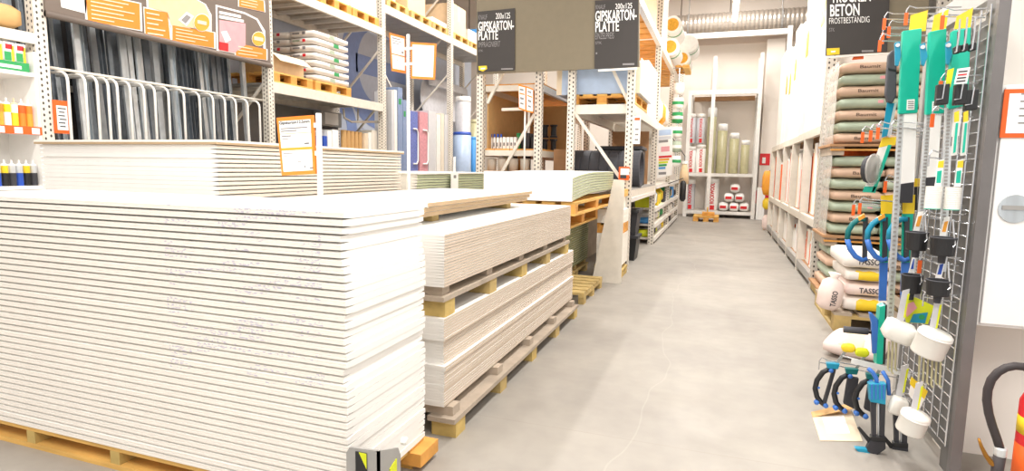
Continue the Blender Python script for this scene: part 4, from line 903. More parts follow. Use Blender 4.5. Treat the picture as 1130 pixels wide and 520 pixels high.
# bottles, containers, canisters
for k in range(5):
    p = P(538.5 + k * 3.6, 161, y=7.12); t = thing('bottle', '%s white bottle with blue cap in the row at the rack end' % nth(k + 1), 'bottle', (p.x, 7.12, Zr), 'blue-capped bottles')
    MB().lathe([(0.018, 0), (0.019, 0.01), (0.019, 0.13), (0.012, 0.15)], (p.x, 7.12, Zr + 0.0005), 'z', 12).make('bottle_body', 'white', t, smooth=True)
    MB().lathe([(0.013, 0.15), (0.013, 0.19)], (p.x, 7.12, Zr), 'z', 12).make('cap', 'blue', t)
    MB().box(p.x - 0.006, p.x + 0.006, 7.098, 7.1005, Zr + 0.03, Zr + 0.08).make('print_mark', 'ink', t)
for k in range(4):
    p = P(557 + k * 4, 161, y=7.12); t = thing('canister', '%s plain white canister right of the blue-capped bottles' % nth(k + 1), 'canister', (p.x, 7.12, Zr), 'plain white canisters at the rack end')
    MB().box(p.x - 0.02, p.x + 0.02, 7.09, 7.15, Zr + 0.0005, Zr + 0.15).make('canister_body', 'white', t, bevel=0.006)
    MB().box(p.x - 0.008, p.x + 0.008, 7.0875, 7.0895, Zr + 0.04, Zr + 0.08).make('print_mark', 'ink', t)
Zs = zz(560, 189)
for k in range(4):
    p = P(542 + k * 12.2, 186, y=7.1); t = thing('plastic_tub', '%s white plastic tub from the left below the bottles' % nth(k + 1), 'tub', (p.x, 7.1, Zs), 'white tubs at the rack end')
    MB().lathe([(0.055, 0), (0.062, 0.14), (0.066, 0.145), (0.066, 0.16), (0.02, 0.165)], (p.x, 7.12, Zs + 0.0005), 'z', 16).make('tub_body', 'tub_white', t, smooth=True)
for k in range(6):
    p = P(556 + k * 5.0, 186, y=7.6); t = thing('grey_pack', '%s grey pack behind the white tubs' % nth(k + 1), 'pack', (p.x, 7.6, Zs), 'grey packs behind the tubs')
    MB().box(p.x - 0.035, p.x + 0.03, 7.5, 7.7, Zs + 0.0005, Zs + 0.26).make('pack_body', ('zinc_light', 'bag_green', 'wrap_grey', 'black_soft', 'carton', 'sign_black')[k], t, bevel=0.01)
for k in range(5):
    p = P(569 + k * 5.2, 161, y=7.5); t = thing('dark_pack', '%s dark pack right of the white canisters' % nth(k + 1), 'pack', (p.x, 7.5, Zr), 'dark packs on the bottle shelf')
    MB().box(p.x - 0.025, p.x + 0.025, 7.4, 7.6, Zr + 0.0005, Zr + 0.17 + 0.05 * (k % 2)).make('pack_body', ('black_soft', 'green', 'black', 'grip', 'black')[k], t, bevel=0.008)
ZG = Zr
for k in range(8):                                  # dark spools in the gap
    x_ = -1.92 + (k % 4) * 0.30; y_ = 8.2 + (k // 4) * 0.5
    if x_ > -1.05: continue
    x_ = -1.60 + (k % 4) * 0.15
    t = thing('cable_spool', '%s black spool with white flange deep in the aisle rack' % nth(k + 1), 'spool', (x_, 9.2, Zq + 0.016), 'black spools in the aisle rack')
    z_ = Zq + 0.016 + (k // 4) * 0.23
    MB().lathe([(0.065, 0), (0.065, 0.02), (0.05, 0.03), (0.05, 0.17), (0.065, 0.18), (0.065, 0.2)], (x_, 9.1, z_), 'z', 14).make('spool_body', 'black', t)
    MB().lathe([(0.055, 0.2), (0.055, 0.215)], (x_, 9.1, z_), 'z', 14).make('flange', 'steel_grey', t)
for k in range(6):
    x_ = -2.55 + (k % 3) * 0.13
    t = thing('cable_spool', '%s black spool on the bottle shelf, back row' % nth(k + 1), 'spool', (x_, 8.2, Zr), 'black spools on the bottle shelf')
    z_ = Zr + 0.0005 + (k // 3) * 0.2
    MB().lathe([(0.055, 0), (0.055, 0.02), (0.04, 0.03), (0.04, 0.15), (0.055, 0.16), (0.055, 0.18)], (x_, 8.2, z_), 'z', 14).make('spool_body', 'black', t)
# ribbed black drain pipe lying across the shelf, open end to the aisle
a, b = P(716, 168, x=-0.98), P(714, 206, x=-0.98)
pr = (a.z - Zq - 0.015) / 2; pc = Vector((-1.0, 7.62 + 0.1, Zq + 0.0155 + pr))
t = thing('drain_pipe', 'thick black ribbed drain pipe with its open end towards the aisle', 'pipe', (-1.35, pc.y, Zq + 0.0155))
prof = [(pr * 0.97, -0.86)]
h = -0.84
while h < -0.24: prof += [(pr * 0.97, h), (pr * 0.97, h + 0.10), (pr * 0.93, h + 0.104), (pr * 0.93, h + 0.112)]; h += 0.12
prof += [(pr * 0.97, -0.22), (pr * 0.97, 0.0), (pr, 0.0), (pr, 0.03), (pr * 0.9, 0.03), (pr * 0.86, -0.1), (pr * 0.86, -0.12)]
MB().lathe(prof, pc, 'x', 32).make('pipe_body', 'grip', t, smooth=False)
for k, (y_, dx) in enumerate(((8.15, 0.0), (8.6, -0.03))):
    t = thing('black_tub', '%s tall black tub behind the ribbed pipe' % ('nearer', 'farther')[k], 'tub', (-1.2, y_, Zq + 0.016))
    MB().box(-1.65, -1.05 + dx, y_ - 0.0, y_ + 0.38, Zq + 0.016, Zq + 0.52).make('tub_body', 'black', t, bevel=0.02); MB().box(-1.67, -1.03 + dx, y_ - 0.01, y_ + 0.39, Zq + 0.52, Zq + 0.56).make('rim', 'black_soft', t)
# notices at the rack end
a, b = P(683, 184, y=6.84), P(694, 199, y=6.84)
t = thing('notice_sign', 'small orange framed card at the foot of the rack post by the pipe', 'sign', ((a.x + b.x) / 2, 6.84, b.z))
MB().box(a.x, b.x, 6.84, 6.85, b.z, a.z).make('sign_frame', 'orange_deep', t); MB().box(a.x + 0.02, b.x, 6.838, 6.84, b.z + 0.06, a.z - 0.02).make('paper', 'white', t); MB().box(a.x + 0.02, b.x - 0.03, 6.836, 6.838, b.z + 0.02, b.z + 0.06).make('print_mark', 'ink', t)
a, b = P(699.5, 128, y=6.88), P(706, 159, y=6.88)
t = thing('notice_sign', 'narrow white label hanging on the rack post by the aisle', 'sign', ((a.x + b.x) / 2, 6.88, b.z))
MB().box(-1.06, a.x, 6.88, 6.8848, a.z - 0.04, a.z - 0.02).make('bracket', 'steel_white', t)
MB().box(a.x, b.x, 6.88, 6.8845, b.z, a.z).make('paper', 'white', t); MB().box(a.x + 0.01, b.x - 0.01, 6.878, 6.88, a.z - 0.05, a.z - 0.02).make('print_mark', 'orange_deep', t)
for k in range(3): MB().box(a.x + 0.02, b.x - 0.02, 6.878, 6.88, a.z - 0.16 - k * 0.06, a.z - 0.14 - k * 0.06).make('text_line', 'ink_soft', t)
t = thing('timber_offcut', 'pale yellow timber piece on the cut boards at the rack foot', 'timber', (-1.07, 6.65, 0.7665))
MB().box(-1.135, -1.0, 6.48, 6.83, 0.9, 0.98).make('timber_body', 'wood_new', t); MB().box(-1.13, -1.02, 6.52, 6.8, 0.7665, 0.9).make('spacer', 'board_white', t)
# bin
t = thing('plastic_bin', 'black plastic bin standing under the pipe shelf', 'bin', (-1.12, 8.05, 0))
for k in range(2):
    z0 = 0.0 + k * 0.34
    q = MB(); q.add([(-1.24 + .03, 7.75 + .03, z0), (-1.0 - .03, 7.75 + .03, z0), (-1.0 - .03, 8.15 - .03, z0), (-1.24 + .03, 8.15 - .03, z0), (-1.24, 7.75, z0 + .33), (-1.0, 7.75, z0 + .33), (-1.0, 8.15, z0 + .33), (-1.24, 8.15, z0 + .33)], [(0,3,2,1),(4,5,6,7),(0,1,5,4),(1,2,6,5),(2,3,7,6),(3,0,4,7)])
    q.make('bin_body', 'black' if k == 0 else 'black_soft', t)
    MB().box(-1.255, -0.985, 7.735, 8.165, z0 + 0.30, z0 + 0.335).make('rim', 'black_soft', t)
# ------------------------------------------------------------------ second and third bay beside the aisle: small goods
rnd = random.Random(33)
levels = [0.10, P(723, 246, x=-1.0).z, P(723, 229, x=-1.0).z, P(724, 204, x=-1.0).z]
for (y0, y1) in ((9.71, 12.35), (12.45, 15.09)):
    for z in levels:
        MB().box(-1.6, -0.98, y0, y1, z - 0.03, z).make('shelf_board', 'steel_cream', DB)
        MB().box(-0.98, -0.97, y0, y1, z - 0.06, z + 0.01).make('price_rail', 'steel_white', DB)
pal_cols = ['white', 'bag_white', 'wrap_white', 'zinc_light', 'lime', 'white', 'sky', 'black_soft', 'carton_pale', 'green', 'wrap_grey', 'bag_white', 'yellow']
for li, z in enumerate(levels[:3]):
    top = (levels + [1.5])[li + 1] - 0.07
    for bi, (y0, y1) in enumerate(((9.75, 12.3), (12.5, 15.0))):
        y = y0; k = 0
        while y < y1 - 0.25:
            wd = rnd.uniform(0.16, 0.3); h = rnd.uniform(0.5, 0.95) * (top - z); m = rnd.choice(pal_cols); k += 1
            lab = '%s %s pack on the %s shelf of the %s bay beside the aisle' % (nth(k), {'white': 'white', 'bag_white': 'off-white', 'wrap_white': 'ivory', 'zinc_light': 'pale grey', 'lime': 'lime', 'sky': 'blue', 'black_soft': 'black', 'carton_pale': 'tan', 'green': 'green', 'wrap_grey': 'grey', 'yellow': 'yellow'}[m], ('lowest', 'middle', 'upper')[li], ('nearer', 'farther')[bi])
            xf = -1.0 - rnd.uniform(0, 0.06)
            if rnd.random() < 0.5: o = MB().box(xf - 0.3, xf, y, y + wd, z + 0.0005, z + h).make('goods_pack', m, bevel=0.012)
            else: o = MB().bag((xf - 0.16, y + wd / 2, z + h / 2 + 0.0005), (0.16, wd / 2, h / 2), k, 6, 6, None, 6, 0.5).make('goods_bag', m, smooth=True)
            tag(o, lab, 'pack', 'small goods on the aisle shelves'); y += wd + 0.02
o = MB().box(-1.62, -1.60, 9.7, 15.1, 0.0, Zp - 0.1).make('partition_board', 'steel_white'); tag(o, 'pale partition board behind the small goods by the aisle', 'board')
# colourful poster facing the camera
py = 9.55
q = [P(725.5, 141, y=py), P(742.5, 139.5, y=py), P(741.5, 193, y=py), P(725, 197, y=py)]
t = thing('poster', 'white poster with rainbow coloured bars hanging beside the aisle rack', 'poster', ((q[0].x + q[1].x) / 2, py, q[3].z))
MB().slab(q, (0, 0.008, 0)).make('poster_sheet', 'paper_white', t)
def pb(u0, u1, v0, v1, m):
    f = lambda u, v: q[0] + (q[1] - q[0]) * u + (q[3] - q[0]) * v + Vector((0, -0.002, 0))
    MB().slab([f(u0, v0), f(u1, v0), f(u1, v1), f(u0, v1)], (0, 0.001, 0)).make('printed_bar', m, t)
pb(0.1, 0.9, 0.05, 0.16, 'wrap_blue'); pb(0.1, 0.9, 0.18, 0.24, 'panel_grey'); pb(0.1, 0.7, 0.25, 0.3, 'ink_soft'); pb(0.25, 0.8, 0.38, 0.48, 'pink')
for k, m in enumerate(('red', 'amber', 'lime', 'green', 'sky')): pb(0.1, 0.55 + 0.08 * (4 - k) if k else 0.95, 0.56 + k * 0.055, 0.60 + k * 0.055, m)
pb(0.1, 0.6, 0.88, 0.93, 'ink_soft')
# insulation rolls
def ins_roll(px, py_, r, y, L, label, grp, end='wool_yellow', band='green'):
    c = P(px, py_, y=y)
    t = thing('insulation_roll', label, 'roll', (c.x, y + L / 2, c.z - r), grp)
    MB().lathe([(r, 0.0), (r * 1.02, 0.05), (r * 1.02, L - 0.05), (r, L)], c, 'y', 22).make('wrap', 'wrap_white', t, smooth=False)
    MB().lathe([(r * 1.03, L * 0.25), (r * 1.03, L * 0.32)], c, 'y', 22).make('band', band, t)
    MB().lathe([(r * 0.7, -0.012), (r * 0.72, 0.005)], c, 'y', 22).make('wool_core', end, t)
ins_roll(742, 27, 0.155, 11.2, 1.1, 'upper insulation roll with yellow core on the aisle rack top', 'insulation rolls on the rack top')
ins_roll(739.5, 51.5, 0.155, 11.2, 1.1, 'lower insulation roll with yellow core on the aisle rack top', 'insulation rolls on the rack top')
ins_roll(753, 64, 0.148, 12.6, 1.1, 'insulation roll with yellow core nearest the pallet edge', 'insulation rolls on the rack top')
ins_roll(760, 48, 0.18, 13.0, 1.0, 'white insulation roll with green band set back from the others', 'insulation rolls on the rack top', 'wrap_white')
zt = P(757, 86, y=12.6).z
euro(-1.5, 12.5, Zhi + 0.066, 'orange pallet under the insulation rolls on the aisle rack', None, 0.78, 0.9, 0.068)
rc = P(746.5, 150, y=12.0).x
t = thing('roll_column', 'hanging column of green and white rolls beside the aisle rack', 'rolls', (rc, 12.0, P(748, 190, y=12.0).z), None)
MB().tube([(-1.0, 12.0, Zhi - 0.01), (rc, 12.0, Zhi - 0.01), (rc, 12.0, P(748, 192, y=12.0).z)], 0.012, 8).make('hanging_rod', 'wire', t)
for k in range(6):
    z = P(746, 98 + k * 16, y=12.0).z
    q = MB().lathe([(0.02, -0.11), (0.10, -0.10), (0.105, 0.0), (0.10, 0.10), (0.02, 0.11)], (rc, 12.0, z), 'z', 16).make('roll', ('bag_white', 'wrap_white', 'green', 'wrap_white', 'bag_green', 'wrap_white')[k], t, smooth=True)
    MB().lathe([(0.108, -0.03), (0.108, 0.03)], (rc, 12.0, z), 'z', 16).make('band', 'green' if k % 2 else 'wrap_white', q)
for k in range(3):
    c = P(730 + k * 7, 93 + k * 11, y=10.4 + k * 0.5)
    tag(MB().bag((-1.2, 10.2 + k * 0.7, Zp + 0.0915 + 0.23), (0.2, 0.3, 0.23), 60 + k, 6, 6, None, 6, 0.5).make('filled_sack', ('white', 'wool_yellow', 'bag_white')[k], smooth=True), ('white', 'yellow', 'off-white')[k] + ' sack on the middle beam of the aisle rack', 'sack')
c = P(748.5, 192, y=12.3) + Vector((0.12, 0, 0))
t = thing('straw_bundle', 'yellow bundle of strips hanging at the aisle rack', 'bundle', (c.x, 12.3, c.z - 0.2))
MB().lathe([(0.04, 0.42), (0.08, 0.25), (0.10, 0.0)], (c.x, 12.2, c.z - 0.2), 'z', 12).make('bundle_body', 'carton_pale', t, smooth=True)
MB().lathe([(0.06, 0.40), (0.06, 0.46)], (c.x, 12.2, c.z - 0.2), 'z', 12).make('tie', 'white', t)
MB().tube([(c.x, 12.2, c.z + 0.25), (c.x, 12.2, c.z + 0.35), (-0.976, 12.2, Zp - 0.02)], 0.008, 6).make('cord', 'ink', t)
c = P(754, 208, y=12.0)
t = thing('hanging_tool', 'dark hanging tool below the straw bundle', 'tool', (c.x, 11.9, c.z - 0.25))
MB().lathe([(0.03, 0), (0.06, 0.05), (0.06, 0.35), (0.03, 0.4)], (c.x, 11.9, c.z - 0.25), 'z', 10).make('tool_body', 'black', t, smooth=True)
MB().tube([(c.x, 11.9, c.z + 0.14), (c.x, 11.9, c.z + 0.2), (-0.968, 11.9, levels[3] - 0.02)], 0.008, 6).make('cord', 'ink', t)
o = MB().box(-1.5, -1.05, 7.2, 9.4, Zhi + 0.066, Zhi + 0.9).make('carton', 'carton_pale', bevel=0.01); tag(o, 'long pale carton on the upper beam behind the right price board', 'carton')
o = MB().box(-1.6, -1.02, 9.8, 10.9, Zhi + 0.066, Zhi + 1.0).make('wrapped_load', 'white', bevel=0.01); tag(o, 'white load on the upper beam left of the insulation rolls', 'load')
for k in range(3):
    o = MB().box(-1.6, -1.02, 9.75 + k * 0.85, 10.5 + k * 0.85, Zp + 0.066 , Zp + 0.09).make('load_board', 'wood_new'); tag(o, '%s thin wooden board on the middle beam beside the aisle' % nth(k + 1), 'board', 'boards on the middle beam')
# ================================================================== BACK RACK
BY = 16.0
xs = [P(757, 200, y=BY).x, P(785, 150, y=BY).x, P(836, 150, y=BY).x]
BR = thing('display_rack', 'white rack against the back wall holding insulation rolls', 'rack', (0.1, 16.3, 0))
for x, h in zip(xs, (P(757, 100, y=BY).z, P(785, 62, y=BY).z, P(838, 58, y=BY).z)):
    MB().box(x - 0.045, x + 0.045, BY, BY + 0.09, 0, h).make('post', 'steel_white', BR); MB().box(x - 0.045, x + 0.045, BY + 0.75, BY + 0.84, 0, h).make('post', 'steel_white', BR)
zsh = P(800, 195, y=BY).z; ztop = P(800, 104, y=BY).z; zbo = P(800, 237, y=BY).z
for z, th in ((ztop, 0.12), (zsh, 0.08), (max(zbo, 0.06), 0.08)):
    MB().box(xs[0] + 0.045, xs[1] - 0.045, BY + 0.01, BY + 0.08, z, z + th).make('beam', 'steel_white', BR); MB().box(xs[1] + 0.045, xs[2] - 0.045, BY + 0.01, BY + 0.08, z, z + th).make('beam', 'steel_white', BR)
    MB().box(xs[0] - 0.04, xs[2] + 0.04, BY + 0.09, BY + 0.74, z + th - 0.02, z + th).make('shelf_board', 'steel_cream', BR)
MB().box(xs[0], xs[2], BY + 0.845, BY + 0.86, 0.1, ztop).make('back_sheet', 'wall_cream', BR)
MB().box(xs[0] + 0.1, xs[2] - 0.1, BY + 0.3, BY + 0.5, ztop - 0.12, ztop - 0.02).make('rail', 'plank_brown', BR)
def stand_roll(px, w_, yt, zb, body, label, grp, capm='white', red=False, y=BY + 0.3):
    a, b = P(px - w_ / 2, yt, y=y), P(px + w_ / 2, yt, y=y); r = (b.x - a.x) / 2; h = a.z - zb; c = ((a.x + b.x) / 2, y, zb + 0.0005)
    t = thing('insulation_roll', label, 'roll', c, grp)
    MB().lathe([(r * 0.96, 0), (r, 0.02), (r, h * 0.86)], c, 'z', 18).make('wrap', body, t, smooth=True)
    MB().lathe([(r, h * 0.86), (r, h * 0.97), (r * 0.9, h), (r * 0.3, h)], c, 'z', 18).make('roll_end', capm, t, smooth=True)
    if red:
        lettering('ROCKWOOL', 'red', t, (c[0] + r * 0.36, y - r * 1.015, zb + h * 0.22), (0, -0.0, h * 0.64), (-r * 0.62, 0, 0), 0.03)
        MB().box(c[0] - r * 0.2, c[0] + r * 0.45, y - r * 1.02, y - r * 0.93, zb + h * 0.03, zb + h * 0.17).make('red_logo', 'red', t)
z1 = zsh + 0.08
stand_roll(785.8 + 0.8, 10, 119, z1, 'wrap_olive', 'tallest olive roll in the row on the back rack', 'olive rolls on the back rack')
for k, (px, w_, yt, nm) in enumerate(((798, 11, 137, 'second tallest'), (811, 10.5, 147, 'third tallest'), (823, 9.5, 155, 'shortest'))): stand_roll(px, w_, yt, z1, 'wrap_olive', nm + ' olive roll in the row on the back rack', 'olive rolls on the back rack')
zm = P(765, 158, y=BY).z
stand_roll(763, 11, 162, z1, 'wrap_white', 'left white roll with red lettering, lower tier of the back rack', 'red-lettered rolls', 'wrap_white', True)
stand_roll(774, 11, 160, z1, 'wrap_white', 'right white roll with red lettering, lower tier of the back rack', 'red-lettered rolls', 'wrap_white', True)
zr2 = P(763, 160, y=BY + 0.3).z + 0.03
stand_roll(763.5, 10.5, 126, zr2, 'wrap_grey', 'left white roll with red lettering, upper tier of the back rack', 'red-lettered rolls', 'wrap_white', True)
stand_roll(774, 10, 126, zr2, 'wrap_grey', 'right white roll with red lettering, upper tier of the back rack', 'red-lettered rolls', 'wrap_white', True)
z0 = max(zbo, 0.06) + 0.08
stand_roll(762, 12, 198, z0, 'wrap_grey', 'grey white roll with red lettering at the left foot of the back rack', 'red-lettered rolls', 'wrap_white', True)
stand_roll(786.5, 15, 197, z0, 'wrap_white', 'broad white roll with red lettering at the foot of the back rack', 'red-lettered rolls', 'wrap_white', True)
bz = z0
for k, (px, zrow) in enumerate(((798.5, 0), (810, 0), (821, 0), (804, 1), (815.5, 1), (810, 2))):
    c = P(px, 225, y=BY + 0.3)
    t = thing('insulation_pack', '%s white pack with red print in the pile on the back rack' % nth(k + 1), 'pack', (c.x, BY + 0.3, z0 + zrow * 0.24), 'packs piled on the back rack')
    MB().bag((c.x, BY + 0.3, z0 + zrow * 0.24 + 0.12), (0.115, 0.25, 0.118), 80 + k, 8, 8, None, 5, 0.45).make('pack_body', 'wrap_white', t, smooth=True)
    MB().box(c.x - 0.09, c.x + 0.06, BY + 0.042, BY + 0.06, z0 + zrow * 0.24 + 0.08, z0 + zrow * 0.24 + 0.15).make('red_print', 'red', t)
# pallet with timber in front of the back rack
pp0 = P(764, 245, z=0); pp1 = P(793, 244, z=0)
t = euro(pp0.x, 14.6, 0.0, 'low pallet lying on the floor before the back rack', None, pp1.x - pp0.x, 0.7, 0.13, ('wood_new', 'wood_orange', 'wood_new'))
tag(MB().box(pp0.x + 0.2, pp1.x - 0.1, 14.72, 15.1, 0.131, 0.21).make('timber_block', 'wood_orange', bevel=0.008), 'short timber block on the low pallet before the back rack', 'timber')
tag(MB().box(pp0.x + 0.3, pp1.x - 0.25, 14.8, 15.0, 0.211, 0.33).make('timber_block', 'wood_new', bevel=0.008), 'small timber block on top of the other on the low pallet', 'timber')
# tall white portal bar before the back wall
t = thing('portal_frame', 'tall white steel portal spanning the far end of the aisle', 'frame', (0.3, 14.9, 0))
pl_, pr_ = P(757, 42, y=15.45), P(869.5, 34.5, y=15.45)
MB().box(pl_.x, pr_.x, 15.4, 15.5, pr_.z - 0.06, pr_.z + 0.06).make('cross_bar', 'steel_white', t)
for x in (pl_.x - 0.1, pr_.x): MB().box(x, x + 0.1, 15.4, 15.5, 0, pr_.z + 0.12).make('upright', 'steel_white', t)
# red extinguisher sign, hose reel and white boards by the pilaster
c = P(844, 176, y=16.58)
t = thing('fire_sign', 'small dark red fire sign on the back wall pilaster', 'sign', (c.x, 16.58, c.z - 0.15)); MB().box(c.x - 0.12, c.x + 0.12, 16.585, 16.6, c.z - 0.15, c.z + 0.15).make('plate', 'red', t); MB().box(c.x - 0.06, c.x + 0.02, 16.582, 16.585, c.z - 0.1, c.z + 0.05).make('symbol', 'white', t)
c = P(846, 218, y=16.4)
t = thing('hose_reel', 'round red hose reel at the far right of the back wall', 'hose reel', (c.x, 16.3, c.z - 0.3))
MB().lathe([(0.3, 0), (0.3, 0.04), (0.2, 0.05), (0.2, 0.15), (0.3, 0.16), (0.3, 0.2)], (c.x, 16.38, c.z), 'y', 24).make('reel', 'red', t); MB().lathe([(0.27, 0.05), (0.27, 0.15)], (c.x, 16.38, c.z), 'y', 24).make('hose_coil', 'rubber', t)
for k in range(3):
    a = P(836 + k * 3, 207, y=15.95)
    tag(MB().box(a.x, a.x + 0.06, 15.95, 16.15, 0, a.z).make('white_plank', 'white'), '%s white plank leaning beside the back rack' % nth(k + 1), 'plank', 'white planks by the back rack')
# ================================================================== RIGHT RACK (x = 0.93, along the aisle)
RX = 0.93; RYS = [6.72, 7.95, 9.18, 10.41, 11.64, 12.87]
RR = thing('pallet_rack', 'grey rack along the right side of the aisle stacked with white packs', 'rack', (1.4, 10, 0))
for y in RYS:
    for x in (RX + 0.045, RX + 0.95): MB().box(x - 0.045, x + 0.045, y - 0.045, y + 0.045, 0, 4.0 if y < 7 else 1.68).make('post', 'perf_grey' if y < 7 else 'steel_cream', RR, origin=(x, y, 0))
ZR = [0.14, 0.715, 1.68]
for i in range(len(RYS) - 1):
    for z in ZR:
        for x in (RX, RX + 0.94): MB().box(x, x + 0.05, RYS[i] + 0.045, RYS[i + 1] - 0.045, z - 0.085, z).make('beam', 'steel_cream' if z > 0.3 else 'steel_grey', RR)
        for k in range(3): MB().box(RX + 0.05, RX + 0.94, RYS[i] + 0.06 + k * 0.38, RYS[i] + 0.42 + k * 0.38, z - 0.025, z - 0.001).make('deck_plank', 'plank_brown', RR)
tag(MB().box(RX + 1.01, RX + 1.04, 6.8, 12.8, 0.14, 4.0).make('partition_board', 'steel_grey'), 'grey partition board behind the white packs on the right', 'board')
rnd = random.Random(11)
names = {'white': 'white', 'wrap_white': 'ivory', 'paper_white': 'off-white', 'orange_deep': 'orange', 'board_white': 'cream', 'amber': 'amber'}
def upright(y0, y1, z0, z1, m, label, stripe=None, x=RX + 0.03, dep=0.6):
    t = thing('upright_pack', label, 'pack', (x + dep / 2, (y0 + y1) / 2, z0), 'upright packs on the right rack')
    MB().box(x, x + dep, y0, y1, z0 + 0.0005, z1).make('pack_body', m, t, bevel=0.006)
    if stripe:
        MB().box(x - 0.002, x, y0 + (y1 - y0) * 0.72, y1 - 0.008, z0 + 0.03, z1 - 0.03).make('stripe', stripe, t)
    return t
for lv, (z0, zmax, nm) in enumerate(((ZR[0], 0.60, 'lowest'), (ZR[1], 1.55, 'middle'))):
    for i in range(len(RYS) - 1):
        y = RYS[i] + 0.06; k = 0
        while y < RYS[i + 1] - 0.16:
            wd = rnd.uniform(0.09, 0.24); wd = min(wd, RYS[i + 1] - 0.05 - y); h = (zmax - z0) * rnd.uniform(0.6, 1.0); m = rnd.choice(('white', 'white', 'wrap_white', 'paper_white', 'board_white', 'orange_deep')); k += 1
            st = rnd.choice((None, 'orange_deep', 'orange', None, 'carton_pale'))
            upright(y, y + wd - 0.01, z0, z0 + h, m, '%s upright %s pack on the %s shelf, %s bay of the right rack' % (nth(k), names[m], nm, nth(i + 1)), st, RX + rnd.uniform(0.055, 0.09)); y += wd
o = MB().box(RX + 0.06, RX + 0.55, 7.0, 7.5, 1.35, 1.40).make('flat_pack', 'white'); bpy.data.objects.remove(o)
# tall packs on the upper beam
tops = [(6.80, 7.22, 2.1, 'white'), (7.24, 7.88, 2.1, 'paper_white'), (8.02, 8.5, 1.75, 'white'), (8.52, 9.1, 1.9, 'wrap_white'), (9.25, 9.8, 1.6, 'white'), (9.82, 10.34, 1.7, 'paper_white'), (10.48, 11.0, 1.5, 'wrap_white'), (11.02, 11.56, 1.6, 'white'), (11.72, 12.7, 1.7, 'paper_white')]
for k, (y0, y1, h, m) in enumerate(tops):
    t = upright(y0, y1, ZR[2], ZR[2] + h, m, '%s tall white pack from the near end on the upper beam of the right rack' % nth(k + 1), None, RX + 0.055)
    if k in (1, 3, 5, 6, 7):
        zc = ZR[2] + h * 0.62
        ym = (y0 + y1) / 2; xm = RX + 0.050
        MB().slab([(xm, ym - 0.12, zc - 0.14), (xm, ym + 0.12, zc - 0.14), (xm, ym + 0.12, zc + 0.12), (xm, ym, zc + 0.22), (xm, ym - 0.12, zc + 0.12)], (0.004, 0, 0)).make('orange_mark', 'amber', t)
# yellow and pink sacks at the far end
for k, (px, py_, m, nm, hx, hz) in enumerate(((848, 202, 'amber', 'amber', 0.12, 0.26), (849, 225, 'yellow', 'yellow', 0.13, 0.12), (850, 246, 'bag_pinkwhite', 'pale pink', 0.16, 0.17))):
    c = P(px, py_, y=13.2)
    t = thing('hanging_sack', nm + ' sack hanging at the far end of the right rack', 'sack', (c.x, 13.2, c.z - hz))
    MB().bag((c.x, 13.2, c.z), (hx, 0.12, hz), 90 + k, 8, 6, None, 6, 0.5).make('sack_body', m, t, smooth=True)
    MB().tube([(c.x, 13.2, c.z + hz * 0.9), (c.x + 0.12, 13.1, c.z + hz + 0.1), (RX + 0.05, 12.95, c.z + hz + 0.12)], 0.012, 6).make('strap', 'ink', t)
# bag pallets at the rack end
yb0 = 6.0
def bagrow(z0, n, seq0, lab):
    for L in range(n):
        m = ('bag_tan', 'bag_green')[(L + seq0) % 2]; col = ('tan', 'green')[(L + seq0) % 2]
        for c in range(3):
            x0 = RX + 0.02 + c * 0.415 + (0.012 if L % 2 else 0)
            z = z0 + L * 0.1035 + 0.0005
            t = thing('cement_bag', '%s bag of the %s layer from below, %s' % (('left', 'middle', 'right')[c] + ' ' + col, nth(L + 1), lab), 'bag', (x0 + 0.205, yb0 + 0.3, z), 'cement bags at the right rack end')
            MB().bag((x0 + 0.205, yb0 + 0.32, z + 0.0515), (0.203, 0.32, 0.0515), L * 3 + c + n, 14, 8, None, 8, 0.5).make('bag_body', m, t, smooth=True)
            if col == 'tan' and c < 2:
                lettering('Baumit', 'ink_brown', t, (x0 + 0.15, yb0 - 0.006, z + 0.036), (0.16, 0, 0), (0, 0, 0.028), 0.015)
            elif c < 2: MB().box(x0 + 0.3, x0 + 0.34, yb0 - 0.004, yb0 + 0.02, z + 0.045, z + 0.07).make('red_print', 'pink', t)
za, zb_, zc_ = P(905, 152, y=yb0).z, P(897, 240, y=yb0).z, 0.15
def bag_pallet(z, label):
    t = thing('pallet_board', label, 'pallet', (RX + 0.6, yb0 + 0.3, z - 0.1))
    MB().box(RX - 0.02, RX + 1.25, yb0 - 0.03, yb0 + 0.67, z - 0.022, z - 0.0005).make('deck_board', 'plank_brown', t)
    for k in range(3): MB().box(RX + 0.0 + k * 0.55, RX + 0.1 + k * 0.55, yb0, yb0 + 0.64, z - 0.1, z - 0.022).make('block', 'wood_grey' if z > 0.3 else 'wood_olive', t)
    MB().box(RX - 0.01, RX + 1.24, yb0 - 0.02, yb0 + 0.02, z - 0.06, z - 0.045).make('edge_board', 'wood_orange', t)
zlow = 0.12
bag_pallet(zlow, 'pallet under the lowest cement bags at the rack end')
bagrow(zlow, 4, 0, 'lowest pallet at the rack end')
z2_ = zlow + 4 * 0.1035 + 0.10 + 0.001
bag_pallet(z2_, 'pallet under the middle cement bags at the rack end')
bagrow(z2_, 7, 1, 'middle pallet at the rack end')
z3_ = z2_ + 7 * 0.1035 + 0.10 + 0.001
bag_pallet(z3_, 'pallet under the upper cement bags at the rack end')
bagrow(z3_, 7, 0, 'upper pallet at the rack end')
